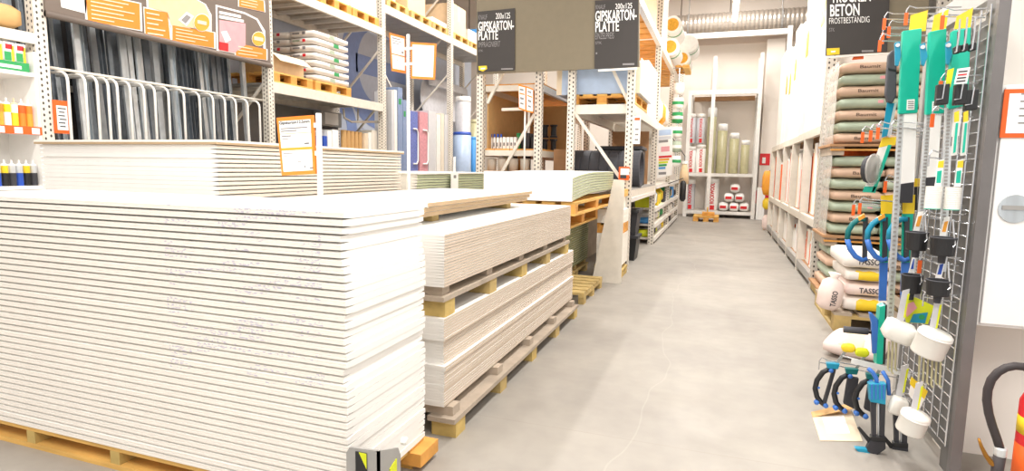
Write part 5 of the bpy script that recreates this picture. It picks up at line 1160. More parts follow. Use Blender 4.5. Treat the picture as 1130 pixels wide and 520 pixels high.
# clear stretch film on the aisle side of the bags
for z0, n, nm in ((z2_, 7, 'middle'), (z3_, 7, 'upper')):
    q = MB(); vs = []; fs = []; nn = 12
    for i in range(nn + 1):
        for j in range(9): vs.append((RX + 0.004 - 0.012 * math.sin(i * 1.7 + j) * math.sin(j * 0.8), yb0 - 0.02 + 0.66 * i / nn, z0 + n * 0.1035 * j / 8))
    for i in range(nn):
        for j in range(8): fs.append((i*9+j, (i+1)*9+j, (i+1)*9+j+1, i*9+j+1))
    q.add(vs, fs); o = q.make('stretch_film', 'film', smooth=True); sm = o.modifiers.new('thick', 'SOLIDIFY'); sm.thickness = 0.002; sm.offset = -1
    tag(o, 'clear stretch film on the aisle side of the %s bag pallet' % nm, 'film')
# black concrete sign over the bags
RSY = 5.93
q = [P(980, 56, y=RSY + 0.02), P(1012, 54, y=RSY + 0.02), P(1012, -40, y=RSY + 0.02), P(900, -40, y=RSY + 0.02), P(900, 61, y=RSY + 0.02)]
t = thing('sign_panel', 'taupe sign panel above the cement bags at the right rack end', 'sign', (1.1, RSY, q[4].z))
MB().slab([P(912, 61, y=RSY), P(1025, 55, y=RSY), P(1025, -40, y=RSY), P(912, -40, y=RSY)], (0, 0.025, 0)).make('panel_board', 'sign_taupe', t)
black_sign([(911, 61.5), (979, 57), (983, -30), (914, -30)],
    [('TROCKEN', 917, 961, -9, 3.5, 'white', 0.02), ('BETON', 916, 948.5, 5, 18.5, 'white', 0.02), ('FROSTBESTÄNDIG', 915, 959.5, 18.5, 26.5, 'white', -0.004), ('STK', 915, 921, 31, 35, 'ink_soft', 0.0)],
    'black hand-lettered price board above the cement bags', RSY - 0.013, [(912.5, 53.5), (926.5, 52.8), (926.5, 60), (912.5, 61)], [(951, 964, 55.5, 57.5)])
MB().slab([P(912, 64, y=RSY - 0.02), P(979, 60, y=RSY - 0.02), P(979, 58.2, y=RSY - 0.02), P(912, 62.2, y=RSY - 0.02)], (0, 0.018, 0)).make('ledge', 'steel_white', t)
MB().slab([P(940, 66, y=RSY + 0.01), P(953, 65, y=RSY + 0.01), P(953, 60, y=RSY + 0.01), P(943, 61, y=RSY + 0.01)], (0, 0.01, 0)).make('price_tab', 'orange_deep', t)
# TASSO sacks on the floor pallet in front of them
TY = 4.95
t = euro(0.87, TY, 0.0, 'low wooden pallet under the white and yellow sacks on the right', None, 0.8, 0.95, 0.144, ('wood_grey', 'wood_olive', 'wood_olive'))
def sack(px0, px1, yt, yb, y, dep, seed, m, label, txt=None, bands=(), tilt=0):
    a, b = P(px0, yt, y=y), P(px1, yb, y=y)
    c = Vector(((a.x + b.x) / 2, y + dep / 2, (a.z + b.z) / 2)); hx, hz = (b.x - a.x) / 2, (a.z - b.z) / 2
    t = thing('building_sack', label, 'sack', (c.x, c.y, b.z))
    Rt = rot('Y', tilt) @ rot('X', 90)
    MB().bag(c, (hx, hz, dep / 2), seed, 10, 10, Rt, 5, 0.3).make('sack_body', m, t, smooth=True)
    for (v0, v1, mm) in bands:
        za_, zb2 = b.z + (a.z - b.z) * v0, b.z + (a.z - b.z) * v1
        MB().bag(Vector((c.x, y + dep * 0.25 - 0.004, (za_ + zb2) / 2)), (hx * 0.86, (zb2 - za_) / 2, dep * 0.27), seed, 8, 4, rot('X', 90), 6, 0.6).make('print_band', mm, t, smooth=True)
    if txt:
        f = lettering(txt[0], 'ink', t, *[Vector(v) for v in txt[1:]])
    return t
def lay_sack(px0, px1, yt, yb, y, dep, seed, m, label):
    a, b = P(px0, yt, y=y), P(px1, yb, y=y); c = Vector(((a.x + b.x) / 2, y + dep / 2, (a.z + b.z) / 2))
    t = thing('building_sack', label, 'sack', (c.x, c.y, b.z))
    MB().bag(c, ((b.x - a.x) / 2, dep / 2, (a.z - b.z) / 2), seed, 12, 8, None, 4, 0.3).make('sack_body', m, t, smooth=True); return t, a, b
zt = 0.1445
def floor_sack(px0, px1, z0, h, y, dep, seed, m, label, txt=None, band=None):
    x0 = P(px0, 320, y=y).x; x1 = P(px1, 320, y=y).x; c = Vector(((x0 + x1) / 2, y + dep / 2, z0 + h / 2))
    t = thing('building_sack', label, 'sack', (c.x, c.y, z0))
    MB().bag(c, ((x1 - x0) / 2, dep / 2, h / 2), seed, 12, 8, None, 6, 0.6).make('sack_body', m, t, smooth=True)
    if band: MB().bag(c, ((x1 - x0) / 2 * 0.6, dep / 2 + 0.006, h / 2 * 0.9), seed, 12, 8, None, 8, 0.7).make('print_band', band, t, smooth=True)
    if txt: lettering(txt, 'ink', t, (x0 + (x1 - x0) * 0.3, y - 0.012, z0 + h * 0.32), ((x1 - x0) * 0.48, 0, 0), (0, 0, h * 0.36), 0.02)
    return t
floor_sack(932, 985, zt, 0.115, TY + 0.04, 0.62, 201, 'bag_white', 'lowest white sack with yellow print on the floor pallet', None, 'yellow')
floor_sack(933, 983, zt + 0.116, 0.115, TY + 0.06, 0.62, 202, 'bag_pinkwhite', 'second white sack lettered in black on the floor pallet', 'TASSO', None)
floor_sack(932, 984, zt + 0.232, 0.10, TY + 0.05, 0.62, 203, 'bag_white', 'third white sack with yellow print on the floor pallet', None, 'yellow')
floor_sack(928, 980, zt + 0.333, 0.13, TY + 0.03, 0.62, 204, 'bag_white', 'topmost plump white sack on the floor pallet', 'TASSO', None)
# small upright sack with a tied neck
p = P(917, 343, y=TY - 0.02); x0, x1 = P(908, 330, y=TY - 0.02).x, P(927, 330, y=TY - 0.02).x
t = thing('building_sack', 'small tied white sack leaning at the corner of the floor pallet', 'sack', ((x0 + x1) / 2, TY + 0.1, zt))
cx = (x0 + x1) / 2
q = MB().bag((0, 0, 0.12), ((x1 - x0) / 2, 0.12, 0.07), 77, 8, 8, None, 4, 0.4)
q = MB(); q.lathe([(0.05, 0), (0.078, 0.03), (0.082, 0.12), (0.07, 0.19), (0.04, 0.215), (0.022, 0.225), (0.045, 0.255), (0.03, 0.26)], (0, 0, 0), 'z', 16)
Rt = rot('Y', 8); q.v = [Rt @ v * 1.1 + Vector((cx - 0.012, TY + 0.06, zt + 0.012)) for v in q.v]
q.make('sack_body', 'bag_pinkwhite', t, smooth=True)
lettering('TASSO', 'ink', t, (cx + 0.026, TY - 0.034, zt + 0.045), (0.015, 0, 0.12), (-0.037, 0, 0.005), 0.02)
tag(MB().bag((1.02, 5.62, zt + 0.36 + 0.02), (0.13, 0.16, 0.10), 78, 8, 8, rot('Y', -35), 4, 0.3).make('building_sack', 'bag_green', smooth=True), 'grey green sack slumped behind the white sacks', 'sack') if False else None
# pale sack lying on the floor nearer the camera
fx = P(920, 398, z=0)
t = thing('building_sack', 'pale pink sack lying on the floor below the trowel', 'sack', (fx.x + 0.2, fx.y + 0.25, 0))
MB().bag((fx.x + 0.17, fx.y + 0.22, 0.07), (0.17, 0.22, 0.07), 205, 10, 8, rot('Z', -20), 4, 0.35).make('sack_body', 'bag_pinkwhite', t, smooth=True)
MB().bag((fx.x + 0.17, fx.y + 0.22, 0.075), (0.08, 0.223, 0.0665), 205, 10, 8, rot('Z', -20), 5, 0.4).make('print_band', 'carton_light', t, smooth=True)
# cardboard sheet with a note lying on the floor
pts = [P(895, 455, z=0.004), P(938, 451, z=0.004), P(952, 487, z=0.004), P(905, 486, z=0.004)]
t = thing('cardboard_sheet', 'flat piece of cardboard with a white note lying on the aisle floor', 'cardboard', (sum(p.x for p in pts) / 4, sum(p.y for p in pts) / 4, 0))
MB().slab(pts, (0, 0, -0.0035)).make('sheet', 'carton_light', t)
c = sum(pts, Vector()) / 4
MB().slab([c + (p - c) * 0.55 + Vector((0, 0, 0.001)) for p in pts], (0, 0, -0.001)).make('note', 'white', t)
MB().slab([pts[0] + Vector((0, 0, .001)), pts[0] * 0.8 + pts[3] * 0.2 + Vector((0, 0, .001)), pts[1] * 0.8 + pts[2] * 0.2 + Vector((0, 0, .03)), pts[1] + Vector((0, 0, .03))], (0, 0, -0.003)).make('raised_flap', 'carton', t)
# ================================================================== WALL CABINET AND EXTINGUISHER
CYF = 2.68
cl = P(1077, 360, y=CYF); ctop = P(1110, 93, y=CYF)
cb = thing('wall_cabinet', 'white metal wall cabinet with recessed handle at the right edge', 'cabinet', (1.3, 2.8, cl.z))
MB().box(cl.x, 1.62, CYF + 0.012, 2.948, cl.z, ctop.z).make('cabinet_body', 'cabinet', cb, bevel=0.004)
dr = MB().box(cl.x + 0.012, 1.61, CYF, CYF + 0.0115, cl.z + 0.012, ctop.z - 0.012).make('cabinet_door', 'cabinet', cb, bevel=0.003)
hc = P(1119.5, 230.5, y=CYF); er = 0.052
MB().lathe([(er, -0.006), (er, 0.0), (er * 0.86, 0.0), (er * 0.84, -0.004)], (hc.x, CYF - 0.001, hc.z), 'y', 28).make('handle_ring', 'zinc', dr)
MB().lathe([(er * 0.82, -0.002), (er * 0.8, 0.0)], (hc.x, CYF - 0.001, hc.z), 'y', 28).make('handle_cup', 'zinc_light', dr)
MB().box(hc.x - er * 0.8, hc.x + er * 0.8, CYF - 0.012, CYF - 0.003, hc.z - 0.004, hc.z + 0.012).make('handle_grip', 'steel_grey', dr)
nt = thing('notice_sign', 'orange framed paper notice on the white wall cabinet', 'sign', (1.1, CYF, 1.3))
n0, n1 = P(1109, 97, y=CYF - 0.006), P(1107, 152, y=CYF - 0.006)
nx0 = n0.x
MB().box(nx0, nx0 + 0.23, CYF - 0.006, CYF - 0.001, n1.z, n0.z - 0.005).make('sign_frame', 'orange_deep', nt)
MB().box(nx0 + 0.016, nx0 + 0.214, CYF - 0.008, CYF - 0.006, n1.z + 0.016, n0.z - 0.021).make('paper', 'white', nt)
for k in range(5): MB().box(nx0 + 0.05, nx0 + 0.17 - 0.02 * (k % 2), CYF - 0.0085, CYF - 0.008, n1.z + 0.05 + k * 0.026, n1.z + 0.056 + k * 0.026).make('text_line', 'ink_soft', nt)
EY = 2.47
ex = thing('fire_extinguisher', 'red fire extinguisher with black hose standing below the wall cabinet', 'extinguisher', (1.13, EY, 0))
ec = P(1124, 470, y=EY).x + 0.085
et = P(1125, 425, y=EY).z
MB().lathe([(0.075, 0), (0.085, 0.02), (0.085, et - 0.06), (0.07, et - 0.02), (0.03, et)], (ec, EY, 0.0), 'z', 28).make('cylinder', 'red', ex, smooth=True)
MB().lathe([(0.0856, 0.30), (0.0856, 0.36)], (ec, EY, 0.0), 'z', 28).make('label_band', 'yellow', ex, smooth=True)
MB().lathe([(0.0856, 0.10), (0.0856, 0.26)], (ec, EY, 0.0), 'z', 28).make('label_band', 'orange_deep', ex, smooth=True)
MB().lathe([(0.03, 0), (0.03, 0.05), (0.022, 0.06)], (ec, EY, et), 'z', 14).make('valve', 'brass', ex)
MB().box(ec - 0.02, ec + 0.1, EY - 0.012, EY + 0.012, et + 0.06, et + 0.075).make('carry_handle', 'black', ex)
hpts = [Vector((ec + 0.0, EY - 0.06, et + 0.04))] + [P(a, b, y=EY - 0.09) for a, b in ((1130, 405), (1120, 404), (1110, 406), (1101, 411), (1094, 419), (1090, 430), (1089, 442), (1091, 456), (1095, 470), (1100, 484), (1104, 497))]
MB().tube(hpts, 0.0135, 10).make('hose', 'rubber', ex, smooth=True)
hn = hpts[-1]
MB().lathe([(0.016, -0.012), (0.019, 0.0), (0.019, 0.018), (0.016, 0.024)], hn - Vector((0, 0, 0.012)), 'z', 14).make('hose_collar', 'zinc_light', ex)
MB().tube([hn - Vector((0, 0, 0.02)), hn - Vector((0.004, 0, 0.10)), hn - Vector((0.006, 0, 0.16))], 0.018, 12).make('pistol_body', 'rubber', ex, smooth=True)
MB().tube([P(a, b, y=EY - 0.09) for a, b in ((1080, 484), (1083, 493), (1088, 503), (1094, 511), (1101, 516))], 0.004, 8, r1=0.011).make('trigger_lever', 'brass', ex, smooth=True)
# ================================================================== TOOL DISPLAY on the gondola end at the right
GX = 0.91; GY0 = 2.71; GY1 = 3.36
gp = thing('gondola_panel', 'grey steel gondola end panel carrying the wire grid', 'panel', (0.92, 3.0, 0))
xl, xr = P(1101, 20, y=2.66).x, P(1117, 0, y=2.66).x
MB().box(xl, xr, 2.66, 2.69, 0, 2.6).make('front_post', 'post_grey', gp)
MB().box(xl + 0.004, xr - 0.004, 2.69, 2.78, 0, 2.6).make('post_web', 'steel_dark', gp)
MB().box(0.938, 0.955, 2.78, 3.5, 0.05, 1.80).make('back_sheet', 'steel_dark', gp)
MB().box(0.93, 0.965, 2.78, 3.55, 1.87, 1.97).make('top_rail', 'steel_grey', gp)
MB().box(0.93, 0.965, 3.5, 3.55, 0, 1.87).make('rear_post', 'steel_grey', gp)
gr = thing('wire_grid', 'chrome wire grid hung on the gondola end panel', 'grid', (GX, 2.97, 0.10))
zt_, zb0 = P(1095, 4, x=GX).z, P(1036, 484, x=GX).z
vw = MB().tube([(0, 0, 0), (0, 0, zt_ - zb0)], 0.0035, 6).make('v', 'wire', origin=(0, 0, 0)).data
hw = MB().tube([(0, 0, 0), (0, GY1 - GY0, 0)], 0.003, 6).make('h', 'wire', origin=(0, 0, 0)).data
for nm in ('v', 'h'): bpy.data.objects.remove(bpy.data.objects[nm])
for k in range(8):
    o = bpy.data.objects.new('vertical_wire', vw); COL.objects.link(o); o.parent = gr; o.location = (0, GY0 + (GY1 - GY0) * k / 7 - 2.97, zb0 - 0.10)
k = 0; z = zb0
while z < zt_ + 0.01:
    o = bpy.data.objects.new('horizontal_wire', hw); COL.objects.link(o); o.parent = gr; o.location = (0.004, GY0 - 2.97, z - 0.10); z += 0.05
r0 = P(1043, 400, x=GX + 0.016)
MB().box(GX + 0.009, GX + 0.022, 2.72, 2.76, zb0 - 0.02, zt_ - 0.05).make('holder_rail', 'zinc_light', gr)
def ps(pts, y, th, nm, m, t, bev=0): return MB().slab([P(a, b, y=y) for a, b in pts], (0, th, 0)).make(nm, m, t, bevel=bev)
HN = [0]
def hook(px, py_, y, drop=0.10, orange=True, gl=None, tick=True):
    HN[0] += 1; y = max(y, 2.75); tp = P(px, py_, y=y); L = GX - tp.x; bz = tp.z - drop * L
    t = thing('display_hook', gl or '%s wire display hook on the grid, counted from the top' % nth(HN[0]), 'hook', (GX - 0.01, y, bz), 'display hooks on the grid')
    MB().tube([(GX - 0.004, y, bz), tuple(tp)], 0.003, 6).make('hook_wire', 'wire', t)
    if tick:
        MB().tube([(GX - 0.004, y - 0.012, bz + 0.03), (tp.x + 0.03, y - 0.012, tp.z + 0.018), (tp.x + 0.004, y - 0.012, tp.z + 0.028), (tp.x - 0.006, y - 0.012, tp.z + 0.01), (tp.x - 0.006, y - 0.012, tp.z - 0.035)], 0.0028, 6).make('ticket_wire', 'wire', t)
        if orange: MB().box(tp.x - 0.013, tp.x + 0.001, y - 0.017, y - 0.014, tp.z - 0.052, tp.z + 0.0).make('ticket', 'orange_deep', t)
    return t
for px, py_, y in ((977, 21, 3.24), (1001, 15, 3.02), (982, 30, 3.28), (975, 37, 3.30), (972, 45, 3.16), (1041, 18, 2.70), (1039, 90, 2.69), (1030, 126, 2.72), (953, 146, 3.24), (962, 144, 3.14), (970, 141, 3.06), (985, 140, 2.98), (1026, 174, 2.69), (978, 200, 3.10), (943, 226, 3.22), (950, 224, 3.12), (1020, 240, 2.74), (1016, 287, 2.71), (1020, 328, 2.69), (905, 400, 3.20), (985, 436, 2.90)):
    hook(px, py_, y, 0.10, px not in (1026, 1020, 905, 985))
# three long toothed straightedges in teal sleeves
def straightedge(y, sleeve, blade, label_, foot, tagp, clip, code, lab):
    a = P(*blade[2], y=y)
    t = thing('straightedge', lab, 'straightedge', (a.x, y, a.z), 'straightedges in teal sleeves')
    ps(sleeve, y, 0.028, 'sleeve', 'teal', t, 0.003)
    (ax, ay), (bx, by), (cx, cy), (dx, dy) = blade
    b = ps(blade, y + 0.010, 0.006, 'blade', 'zinc_light', t)
    n = 46
    q = MB()
    for i in range(n):
        u = (i + 0.5) / n; x0 = ax + (dx - ax) * u; y0 = ay + (dy - ay) * u; x1 = bx + (cx - bx) * u; y1_ = by + (cy - by) * u
        c0 = P(x0 * 0.75 + x1 * 0.25, y0, y=y + 0.008); c1 = P(x0 * 0.35 + x1 * 0.65, y1_, y=y + 0.008)
        q.obox((c0 + c1) / 2, (abs(c1.x - c0.x) / 2, 0.0025, 0.004))
    q.make('graduation', 'steel_grey', b)
    ps(label_, y + 0.004, 0.004, 'paper_label', 'white', t); ps(foot, y + 0.003, 0.008, 'end_cap', 'black_soft', t)
    ps(tagp, y + 0.012, 0.003, 'hang_tag', 'yellow', t)
    cl = ps(clip, y - 0.006, 0.014, 'clip', 'teal_blue', t, 0.002)
    cxm, cym = clip[0][0] * 0.5 + clip[1][0] * 0.5, clip[0][1] + 3
    MB().lathe([(0.008, -0.004), (0.008, 0.002)], P(cxm, cym, y=y - 0.006), 'y', 10).make('rivet', 'zinc_light', cl)
    bc = ps(code, y - 0.002, 0.002, 'barcode', 'white', t)
    for k in range(4):
        yy = code[0][1] + 1.5 + k * 2.3; ps([(code[0][0] + 1, yy), (code[1][0] - 1, yy), (code[1][0] - 1, yy + 1), (code[0][0] + 1, yy + 1)], y - 0.003, 0.001, 'code_line', 'ink_soft', bc)
straightedge(2.98, [(996.5, 34), (1017.5, 31), (1013, 124.5), (992, 126)], [(991, 125), (998.5, 124.5), (986, 352), (978.5, 352)], [(998, 126), (1012, 125), (1009, 201), (994.5, 203)], [(994.5, 203), (1008.5, 201), (1007, 224), (993, 224)],
    [(1005, 17), (1024, 11), (1021.5, 34), (1003, 36)], [(987.5, 47), (993.5, 46), (994.5, 62), (991.5, 73), (988, 72)], [(1001, 110), (1009.5, 109.5), (1009, 121), (1000.5, 121.5)], 'leftmost long straightedge in a teal sleeve on the grid display')
straightedge(2.82, [(1026, 35), (1045, 31), (1042, 125), (1022, 127)], [(1021, 126), (1029.5, 125), (1016, 300), (1008.5, 300)], [(1028, 127), (1039, 126), (1034.5, 195), (1022.5, 196)], [(1022.5, 196), (1034.5, 195), (1033, 215), (1021, 216)],
    [(1031, 17), (1047, 10), (1044, 33), (1028, 35)], [(1015.5, 49), (1021, 47), (1024, 62), (1020, 73), (1017, 71)], [(1029, 112), (1036.5, 111.5), (1036, 122), (1028.5, 122.5)], 'middle long straightedge in a teal sleeve on the grid display')
straightedge(2.70, [(1051, 34), (1072, 30), (1068, 116), (1047, 121)], [(1043, 119), (1052, 118), (1044, 300), (1035.5, 300)], [(1052, 121), (1062, 120), (1058, 150), (1050, 151)], [(1051, 151), (1058, 150), (1057, 160), (1050, 161)],
    [(1056, 18), (1074, 8), (1071, 30), (1053, 32)], [(1044, 47), (1049, 45), (1051, 60), (1047.5, 72), (1044.5, 70)], [(1054, 105), (1061, 104.5), (1060, 115), (1053.5, 115.5)], 'rightmost long straightedge in a teal sleeve on the grid display')
# grey handled jab saw
t = thing('jab_saw', 'jab saw with dark grey handle left of the straightedges', 'saw', (P(983, 150, y=3.1).x, 3.1, P(983, 150, y=3.1).z))
ps([(981, 60), (986, 54), (990.5, 58), (990, 75), (989.5, 106), (985, 114), (980, 113), (977.5, 104), (979, 82)], 3.1, 0.035, 'handle', 'grip', t, 0.006)
ps([(980, 75), (989.5, 77), (989.5, 79), (980, 77)], 3.098, 0.039, 'grip_band', 'black', t)
ps([(979, 113), (987, 114), (979, 150), (973, 152)], 3.112, 0.006, 'blade', 'teal_blue', t); ps([(987, 114), (990, 113), (982, 152), (979, 150)], 3.112, 0.004, 'blade_edge', 'zinc_light', t)
# spring clamps
for k, (x, y_) in enumerate(((1054, 49), (1062, 47), (1071, 46))):
    t = thing('spring_clamp', '%s small black clamp from the left at the top right of the grid' % nth(k + 1), 'clamp', (P(x, 60, y=2.60).x, 2.60, P(x, 60, y=2.60).z), 'small black clamps on the grid')
    ps([(x, y_ + 2), (x + 7, y_), (x + 7, y_ + 9), (x, y_ + 10)], 2.60, 0.03, 'clamp_body', 'black', t, 0.004)
    ps([(x + 3, y_ - 14), (x + 5, y_ - 14), (x + 4.5, y_), (x + 2.5, y_)], 2.61, 0.008, 'clamp_bar', 'black_soft', t)
    MB().tube([P(x + 5.5, y_ - 28, y=2.595), P(x + 4, y_ - 8, y=2.592), P(x + 1.5, y_ + 8, y=2.592), P(x - 0.5, y_ + 9, y=2.592)], 0.003, 6).make('wire_jaw', 'wire', t)
for k, (x, y_) in enumerate(((1034, 93), (1054, 93), (1066, 99))):
    t = thing('block_clamp', '%s square black clamp pack from the left below the price ticket' % nth(k + 1), 'clamp', (P(x, 118, y=2.59).x, 2.59, P(x, 118, y=2.59).z), 'square black clamps on the grid')
    ps([(x + 1, y_), (x + 15, y_ - 1), (x + 13, y_ + 22), (x - 1, y_ + 23)], 2.60, 0.03, 'clamp_body', 'black', t, 0.004)
    MB().tube([P(x + 9, y_ - 3, y=2.596), P(x + 6, y_ + 16, y=2.596), P(x - 1, y_ + 17, y=2.596)], 0.0028, 6).make('wire_jaw', 'wire', t)
t = thing('price_ticket', 'white printed price ticket above the square black clamps', 'ticket', (P(1063, 92, y=2.575).x, 2.575, P(1063, 92, y=2.575).z))
ps([(1057, 76), (1071, 74), (1067, 92), (1053, 93)], 2.575, 0.003, 'ticket_card', 'white', t)
for k in range(4): ps([(1058 - k * 0.8, 78.5 + k * 3.6), (1068 - k * 0.8, 77.5 + k * 3.6), (1067.6 - k * 0.8, 79 + k * 3.6), (1057.6 - k * 0.8, 80 + k * 3.6)], 2.573, 0.001, 'text_line', 'red' if k == 1 else 'ink', t)
ps([(1046, 77), (1053, 75), (1049, 96), (1043, 97)], 2.64, 0.003, 'side_card', 'lime', t)
# slim green packs
for k, x in enumerate((1053.5, 1063.5)):
    t = thing('blade_pack', ('left', 'right')[k] + ' slim green and clear tool pack with yellow top', 'pack', (P(x, 172, y=2.60).x, 2.60, P(x, 172, y=2.60).z), 'slim green packs')
    ps([(x, 124), (x + 5, 122), (x + 5, 134), (x, 135)], 2.60, 0.006, 'header_card', 'yellow', t)
    ps([(x, 135), (x + 5, 134), (x + 2.5, 171), (x - 3, 172)], 2.60, 0.012, 'clear_sleeve', 'clear_white', t); ps([(x + 1.5, 136), (x + 4, 135.5), (x + 1, 168), (x - 1.5, 169)], 2.597, 0.004, 'green_blade', 'teal', t)
# white roll pair with hang tags
for k, (x0, x1, yt, yb) in enumerate(((1022, 1043, 206, 230), (1043.5, 1064.5, 207, 231))):
    y = 2.61
    a, b = P(x0, yb, y=y), P(x1, yt, y=y); r = (b.x - a.x) / 2; c = ((a.x + b.x) / 2, y + r, a.z)
    t = thing('tape_roll', ('left', 'right')[k] + ' white ribbed roll with yellow hang tag on the grid', 'roll', c, 'white ribbed rolls')
    pr_ = []; n = 12
    for i in range(n): h = (b.z - a.z) * i / n; pr_ += [(r, h), (r * 0.97, h + (b.z - a.z) / n * 0.5)]
    pr_ += [(r, b.z - a.z), (r * 0.5, b.z - a.z)]
    MB().lathe(pr_, c, 'z', 22).make('roll_body', 'tub_white', t, smooth=False)
    MB().lathe([(r * 0.99, -0.003), (r * 0.99, 0.0)], c, 'z', 22).make('base_disc', 'teal', t)
    xm = (x0 + x1) / 2
    ps([(xm + 3, 177), (xm + 9.5, 176), (xm + 6, 206), (xm - 1, 206)], y + 0.01, 0.003, 'hang_tag', 'white', t)
    ps([(xm + 3.2, 178), (xm + 9.3, 177), (xm + 8.6, 185), (xm + 2.4, 185)], y + 0.008, 0.002, 'tag_top', 'yellow', t); ps([(xm + 2, 189), (xm + 7, 188), (xm + 5.6, 202), (xm + 0.8, 202)], y + 0.008, 0.002, 'tag_print', 'teal', t)
# row of small black pens
for k in range(5):
    x = 995.5 + k * 4.6
    t = thing('marking_tool', '%s small black marker with yellow top in the row behind the straightedges' % nth(k + 1), 'marker', (P(x, 232, y=3.06).x, 3.06, P(x, 232, y=3.06).z), 'small black markers')
    ps([(x, 206), (x + 3.6, 206), (x + 2.8, 232), (x - 0.8, 232)], 3.06, 0.012, 'marker_body', 'black', t, 0.002); ps([(x + 0.2, 197), (x + 3.6, 197), (x + 3.4, 206), (x, 206)], 3.06, 0.010, 'marker_top', 'yellow', t)
# black cups
for k, (xc, yt, wd, hh, y) in enumerate(((1010.5, 258, 25, 18, 2.69), (1039.5, 264, 29, 18, 2.60), (1005, 305, 24, 18, 2.80), (1034.5, 311, 28, 15, 2.60))):
    c = P(xc, yt + hh, y=y + 0.04); r = (P(xc + wd / 2, yt, y=y + 0.04).x - P(xc - wd / 2, yt, y=y + 0.04).x) / 2; h = P(xc, yt, y=y + 0.04).z - c.z
    t = thing('holder_cup', '%s black plastic cup with hang tag' % ('upper left', 'upper right', 'lower left', 'lower right')[k], 'cup', c, 'black cups on the grid')
    MB().lathe([(r * 0.88, 0), (r * 0.92, 0.004), (r, h), (r * 1.03, h), (r * 1.03, h + 0.006), (r * 0.93, h + 0.006), (r * 0.9, h), (r * 0.85, 0.02), (0.01, 0.015)], c, 'z', 24).make('cup_body', 'black', t, smooth=False)
    MB().tube([Vector(c) + Vector((r * 0.98 * math.cos(a_ * math.pi / 12), r * 0.98 * math.sin(a_ * math.pi / 12), h + 0.006)) for a_ in range(25)], 0.0028, 6).make('rim', 'grip', t, smooth=True)  # ring in a lighter colour paints the highlight along the cup rim
    tp = ps([(xc + 3, yt - 24), (xc + 9, yt - 25), (xc + 4, yt - 2), (xc - 3, yt - 2)], y + 0.095, 0.003, 'hang_tag', 'white', t)
    ps([(xc + 3, yt - 19), (xc + 7, yt - 20), (xc + 4, yt - 8), (xc, yt - 8)], y + 0.093, 0.001, 'tag_print', 'blue' if k > 1 else 'amber', tp)
    MB().tube([P(xc + wd * 0.42, yt - 22, y=y + 0.02), P(xc + wd * 0.45, yt - 4, y=y + 0.01), P(xc + wd * 0.5, yt + 6, y=y + 0.01), P(xc + wd * 0.4, yt + 9, y=y + 0.005)], 0.003, 6).make('wire_clip', 'wire', t)
    MB().lathe([(0.012, -0.03), (0.014, 0.0)], c, 'z', 10).make('spigot', 'black_soft', t)
# white tubs with tags and rods
def tub(xc, yt, wd, hh, y, lab, rods=0, tilt=18, square=False):
    c0 = P(xc, yt + hh / 2, y=y + 0.05); r = (P(xc + wd / 2, yt, y=y + 0.05).x - P(xc - wd / 2, yt, y=y + 0.05).x) / 2; h = hh * 0.74 / 260.0
    t = thing('plastic_tub', lab, 'tub', c0, 'white tubs on the grid')
    q = MB()
    if square: q.bag((0, 0, 0), (r, r * 0.7, h / 2), 3, 10, 8, None, 10, 0.75)
    else: q.lathe([(r * 0.95, -h / 2), (r, -h / 2 + 0.006), (r, h / 2 - 0.012), (r * 1.03, h / 2 - 0.01), (r * 1.02, h / 2), (r * 0.85, h / 2 + 0.008), (r * 0.3, h / 2 + 0.012)], (0, 0, 0), 'z', 26)
    R_ = rot('Y', tilt) @ rot('X', 8); q.v = [R_ @ v + c0 for v in q.v]; q.make('tub_body', 'tub_white', t, smooth=True)
    if not square:
        q = MB().lathe([(r * 1.035, h / 2 - 0.016), (r * 1.035, h / 2 - 0.008)], (0, 0, 0), 'z', 26); q.v = [R_ @ v + c0 for v in q.v]; q.make('lid_rim', 'paper_white', t, smooth=True)
    tp = ps([(xc + 4, yt - 30), (xc + 12, yt - 32), (xc + 6, yt + 3), (xc - 3, yt + 4)], y + 0.06, 0.003, 'hang_tag', 'wrap_grey', t)
    ps([(xc + 9.5, yt - 26), (xc + 12, yt - 27), (xc + 7, yt - 1), (xc + 5, yt)], y + 0.058, 0.002, 'tag_print', 'lime', tp)
    for k in range(rods):
        xx = xc - wd * 0.32 + k * wd * 0.12
        MB().tube([P(xx, yt + hh - 4, y=y + 0.07), P(xx - 1.5, yt + hh + 26 + (k % 2) * 3, y=y + 0.07), P(xx + 0.5, yt + hh + 29 + (k % 2) * 3, y=y + 0.065)], 0.0035, 6).make('rod', 'wrap_olive', t)
    return t
tub(992, 351, 34, 30, 2.72, 'squarish white tub with green dot tilted on the grid', 3, 20, True)
tub(1027.5, 363, 39, 33, 2.60, 'larger round white tub above the metal rods', 6, 14)
tub(991, 434, 18, 28, 2.72, 'narrow translucent tub behind the lowest round tub', 0, 10, True)
tub(1007, 453, 33, 28, 2.60, 'lowest round white tub near the foot of the grid', 0, 12)
t = thing('blister_card', 'yellow and pink blister card above the white tubs', 'card', (P(1010, 360, y=2.84).x, 2.84, P(1010, 360, y=2.84).z))
ps([(995, 334), (1010, 328), (1031, 338), (1024, 358), (1000, 356)], 2.84, 0.004, 'card', 'lime', t); ps([(997, 338), (1008, 333), (1012, 340), (1001, 350)], 2.836, 0.003, 'pink_print', 'pink', t); ps([(1008, 347), (1024, 345), (1021, 357), (1004, 356)], 2.836, 0.003, 'teal_print', 'teal_blue', t)
MB().lathe([(0.011, -0.003), (0.011, 0.0)], P(1017, 350, y=2.835), 'y', 12).make('dot', 'green', t)
t = thing('blister_card', 'yellow card hanging above the lowest round tub', 'card', (P(1012, 440, y=2.72).x, 2.72, P(1012, 440, y=2.72).z))
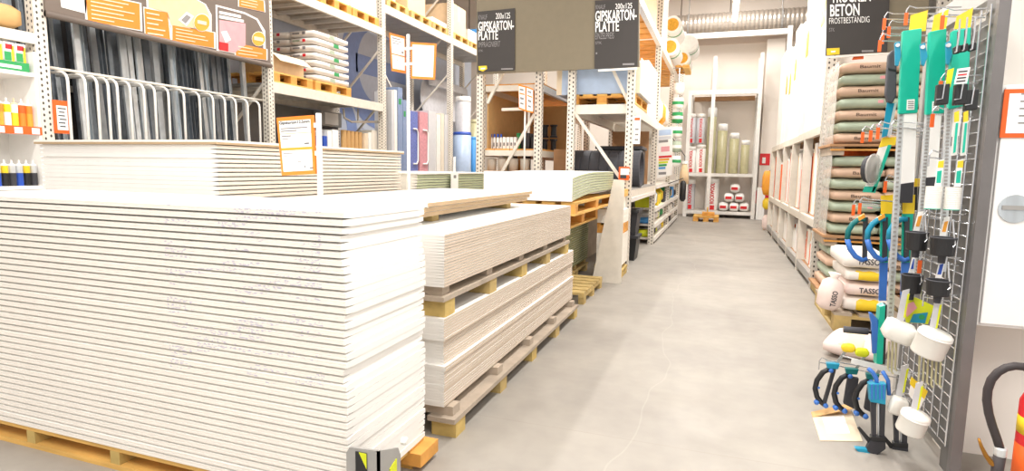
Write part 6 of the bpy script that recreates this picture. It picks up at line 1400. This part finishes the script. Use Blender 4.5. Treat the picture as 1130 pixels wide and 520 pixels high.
ps([(1006, 416), (1024, 432), (1020, 441), (1004, 424)], 2.72, 0.004, 'card', 'yellow', t); ps([(1005, 425), (1020, 441), (1015, 452), (1003, 436)], 2.722, 0.004, 'lower_card', 'wrap_white', t)
# disc pack in clear blister
t = thing('blister_card', 'clear blister pack with a black disc and yellow top by the cement bags', 'pack', (P(965, 212, y=3.12).x, 3.12, P(965, 212, y=3.12).z))
ps([(974, 152), (990, 151), (988, 160), (970, 163)], 3.12, 0.004, 'header', 'yellow', t); ps([(970, 163), (984, 160), (966, 212), (953, 211)], 3.12, 0.004, 'backing', 'wrap_white', t); ps([(980, 160), (984, 160), (966, 212), (962, 212)], 3.117, 0.003, 'green_edge', 'teal', t)
ps([(954, 206), (968, 206), (966, 213), (952, 212)], 3.117, 0.004, 'footer', 'teal', t)
dc = P(960, 187, y=3.10)
q = MB().lathe([(0.06, -0.012), (0.064, 0.0), (0.06, 0.012)], (0, 0, 0), 'y', 22); R_ = rot('Z', 52); q.v = [R_ @ v + dc for v in q.v]; q.make('disc', 'black_soft', t, smooth=False)
q = MB().lathe([(0.07, -0.02), (0.072, -0.014), (0.05, -0.03), (0.01, -0.032)], (0, 0, 0), 'y', 22); q.v = [R_ @ v + dc for v in q.v]; q.make('clear_dome', 'film', t, smooth=True)
# ring handled saws
for k, (dx, y) in enumerate(((0, 3.18), (22, 3.10), (46, 3.02))):
    t = thing('ring_handle_saw', '%s teal and blue ring handled saw beside the cement bags' % ('left', 'middle', 'right')[k], 'saw', (P(950 + dx, 290, y=y).x, y, P(950 + dx, 290, y=y).z), 'ring handled saws')
    up = [(955, 242), (948, 242), (941, 247), (936, 255), (935, 264)]; lo = [(935, 264), (938, 275), (944, 283), (951, 287), (957, 285)]
    MB().tube([P(a + dx, b, y=y) for a, b in up], 0.0125, 10).make('handle_upper', 'teal_blue' if k else 'teal_dark', t, smooth=True)
    MB().tube([P(a + dx, b, y=y) for a, b in lo], 0.0125, 10).make('handle_lower', 'tool_blue', t, smooth=True)
    ps([(953 + dx, 240), (958 + dx, 240), (957 + dx, 289), (952 + dx, 288)], y - 0.008, 0.016, 'handle_bar', 'black_soft', t)
    if k < 2: ps([(947 + dx, 240), (954 + dx, 236), (955 + dx, 240), (948 + dx, 244)], y - 0.014, 0.02, 'yellow_cap', 'amber', t)
    if k:
        ps([(960 + dx - 10, 236), (962 + dx, 235), (958 + dx, 290), (959 + dx - 10, 290)], y + 0.01, 0.012, 'saw_guard', 'teal', t); ps([(959 + dx - 10, 290), (958 + dx, 290), (956 + dx, 332), (957 + dx - 9, 332)], y + 0.01, 0.012, 'saw_blade', 'tool_blue', t)
        ps([(958 + dx - 8, 216), (962 + dx + 2, 215), (962 + dx + 1, 236), (958 + dx - 8, 236)], y + 0.008, 0.003, 'hang_tag', 'yellow', t)
# trowel
y = 3.02
t = thing('plaster_trowel', 'trowel with dark round grip and blue mount over the sacks', 'trowel', (P(965, 402, y=y).x, y, P(965, 402, y=y).z))
MB().tube([P(931, 363.5, y=y), P(935, 364, y=y), P(958, 366, y=y)], 0.0155, 12).make('grip', 'grip', t, smooth=True)
MB().tube([P(957, 366, y=y), P(966, 367, y=y)], 0.009, 10).make('neck', 'black', t, smooth=True)
ps([(959, 345), (963, 346), (969, 353), (971, 380), (969, 390), (963, 391), (962, 372), (962, 358)], y - 0.012, 0.024, 'mount', 'tool_blue', t, 0.004)
ps([(971, 339), (977, 337), (974, 402), (967, 403)], y - 0.02, 0.06, 'float_plate', 'teal', t); ps([(977, 337), (979.5, 337), (976.5, 402), (974, 402)], y - 0.02, 0.06, 'float_pad', 'black', t)
# low rail of the lower hooks
t = thing('hook_rail', 'clear plastic ticket rail above the black clamps', 'rail', (P(970, 410, y=2.9).x, 2.9, P(970, 410, y=2.9).z))
MB().tube([P(930, 393, y=2.96), P(965, 402, y=2.94), P(1012, 412, y=2.92), P(1024, 414, y=2.92)], 0.004, 6).make('rail_wire', 'wire', t)
ps([(940, 395), (1005, 411), (1004, 417), (939, 401)], 2.93, 0.003, 'ticket_strip', 'clear_white', t)
for k, x in enumerate((936, 951)): 
    c = P(x, 384 + k * 5, y=2.97)
    t = thing('blister_card', ('left', 'right')[k] + ' crumpled yellow green card over the black clamps', 'card', c)
    MB().bag(c, (0.028, 0.012, 0.022), 300 + k, 8, 6, None, 3, 0.3).make('card', 'lime' if k else 'yellow', t, smooth=True)
# edge clamps with bowed black handles
for k, (dx, dy, y) in enumerate(((0, 0, 3.16), (21, 6, 3.08), (44, 12, 3.00))):
    t = thing('edge_clamp', '%s bowed black clamp with blue knobs low on the display' % ('left', 'middle', 'right')[k], 'clamp', (P(910 + dx, 450 + dy, y=y).x, y, P(910 + dx, 450 + dy, y=y).z), 'bowed black clamps')
    arc = [(916, 407), (908, 411), (901.5, 420), (899.5, 429), (901.5, 438), (906, 444), (910, 447)]
    MB().tube([P(a + dx, b + dy, y=y) for a, b in arc], 0.0125, 10).make('bow_handle', 'black', t, smooth=True)
    ps([(919 + dx, 408 + dy), (923 + dx, 408 + dy), (911.5 + dx, 448 + dy), (907.5 + dx, 447 + dy)] if k == 0 else [(915 + dx, 410 + dy), (927 + dx, 412 + dy), (922 + dx, 446 + dy), (910 + dx, 440 + dy)], y - 0.012, 0.024, 'clamp_bar', 'black_soft', t, 0.003)
    for nm, (a, b), r_ in (('knob', (911, 447.5), 0.012), ('knob', (901, 444), 0.012), ('knob', (917, 409), 0.011)):
        MB().lathe([(r_ * 0.7, -0.014), (r_, -0.008), (r_, 0.008), (r_ * 0.7, 0.014)], P(a + dx, b + dy, y=y - 0.006), 'y', 12).make(nm, 'tool_blue', t, smooth=True)
    ps([(912 + dx, 401 + dy), (927 + dx, 402 + dy), (925 + dx, 408 + dy), (913 + dx, 407 + dy)], y - 0.014, 0.03, 'top_block', 'teal_blue' if k == 0 else 'teal_dark', t, 0.003)
    MB().lathe([(0.006, -0.003), (0.006, 0.0)], P(903.5 + dx, 428 + dy, y=y - 0.012), 'y', 8).make('pin', 'tool_blue', t)
    ps([(921 + dx, 402 + dy), (925 + dx, 402 + dy), (937 + dx, 385 + dy), (934 + dx, 384 + dy)], y + 0.004, 0.006, 'hanger', 'steel_grey', t)
# one-hand bar clamps
for k, (dx, dy, y) in enumerate(((0, 0, 2.80), (25, 7, 2.88))):
    t = thing('bar_clamp', '%s one-hand bar clamp with blue jaw pad hanging lowest on the display' % ('left', 'right')[k], 'clamp', (P(968 + dx, 516 + dy, y=y).x, y, P(968 + dx, 516 + dy, y=y).z), 'one-hand bar clamps')
    ps([(961 + dx, 440 + dy), (967 + dx, 440 + dy), (967 + dx, 484 + dy), (962.5 + dx, 484 + dy)], y - 0.01, 0.02, 'body_rail', 'black_soft', t); ps([(971.5 + dx, 440 + dy), (977.5 + dx, 440 + dy), (976 + dx, 484 + dy), (971 + dx, 484 + dy)], y - 0.01, 0.02, 'body_rail', 'black_soft', t)
    MB().tube([P(969.3 + dx, 420 + dy, y=y), P(969.6 + dx, 512 + dy, y=y)], 0.004, 8).make('screw_rod', 'zinc_light', t, smooth=True)
    if k == 0:
        blk = ps([(959, 424), (978.5, 424), (977.5, 447), (960.5, 444)], y - 0.02, 0.04, 'upper_block', 'teal_blue', t, 0.003)
        for j in range(4): ps([(961.5 + j * 4.4, 424.5), (963 + j * 4.4, 424.5), (963 + j * 4.4, 441), (961.5 + j * 4.4, 441)], y - 0.024, 0.004, 'rib', 'tool_blue', blk)
        MB().tube([P(958, 407, y=y), P(963, 411, y=y), P(967, 418, y=y), P(968, 425, y=y)], 0.009, 8).make('upper_arm', 'tool_blue', t, smooth=True); MB().tube([P(974, 410, y=y), P(980, 420, y=y), P(981, 436, y=y)], 0.008, 8).make('upper_arm', 'tool_blue', t, smooth=True)
    ps([(961.5 + dx, 482 + dy), (977.5 + dx, 483 + dy), (977.5 + dx, 488 + dy), (961 + dx, 487 + dy)], y - 0.016, 0.032, 'collar', 'black', t, 0.002)
    ps([(960.5 + dx, 487 + dy), (977.5 + dx, 488 + dy), (977.5 + dx, 496 + dy), (968 + dx, 503 + dy), (956 + dx, 499 + dy), (957 + dx, 494 + dy)], y - 0.014, 0.028, 'lower_body', 'black_soft', t, 0.003)
    ps([(946 + dx, 473 + dy), (949 + dx, 471.5 + dy), (962 + dx, 486 + dy), (958.5 + dx, 490 + dy)], y - 0.006, 0.012, 'trigger', 'black', t, 0.002)
    ps([(943.5 + dx, 495 + dy), (957 + dx, 496 + dy), (962 + dx, 503 + dy), (955 + dx, 502.5 + dy), (948 + dx, 500 + dy)], y - 0.014, 0.028, 'jaw_pad', 'teal_blue', t, 0.002)
    c = P(969.7 + dx, 517 + dy, y=y)
    MB().lathe([(0.012, 0), (0.016, 0.004), (0.01, 0.012), (0.004, 0.022)], c, 'z', 14).make('foot_pad', 'tool_blue', t, smooth=True)
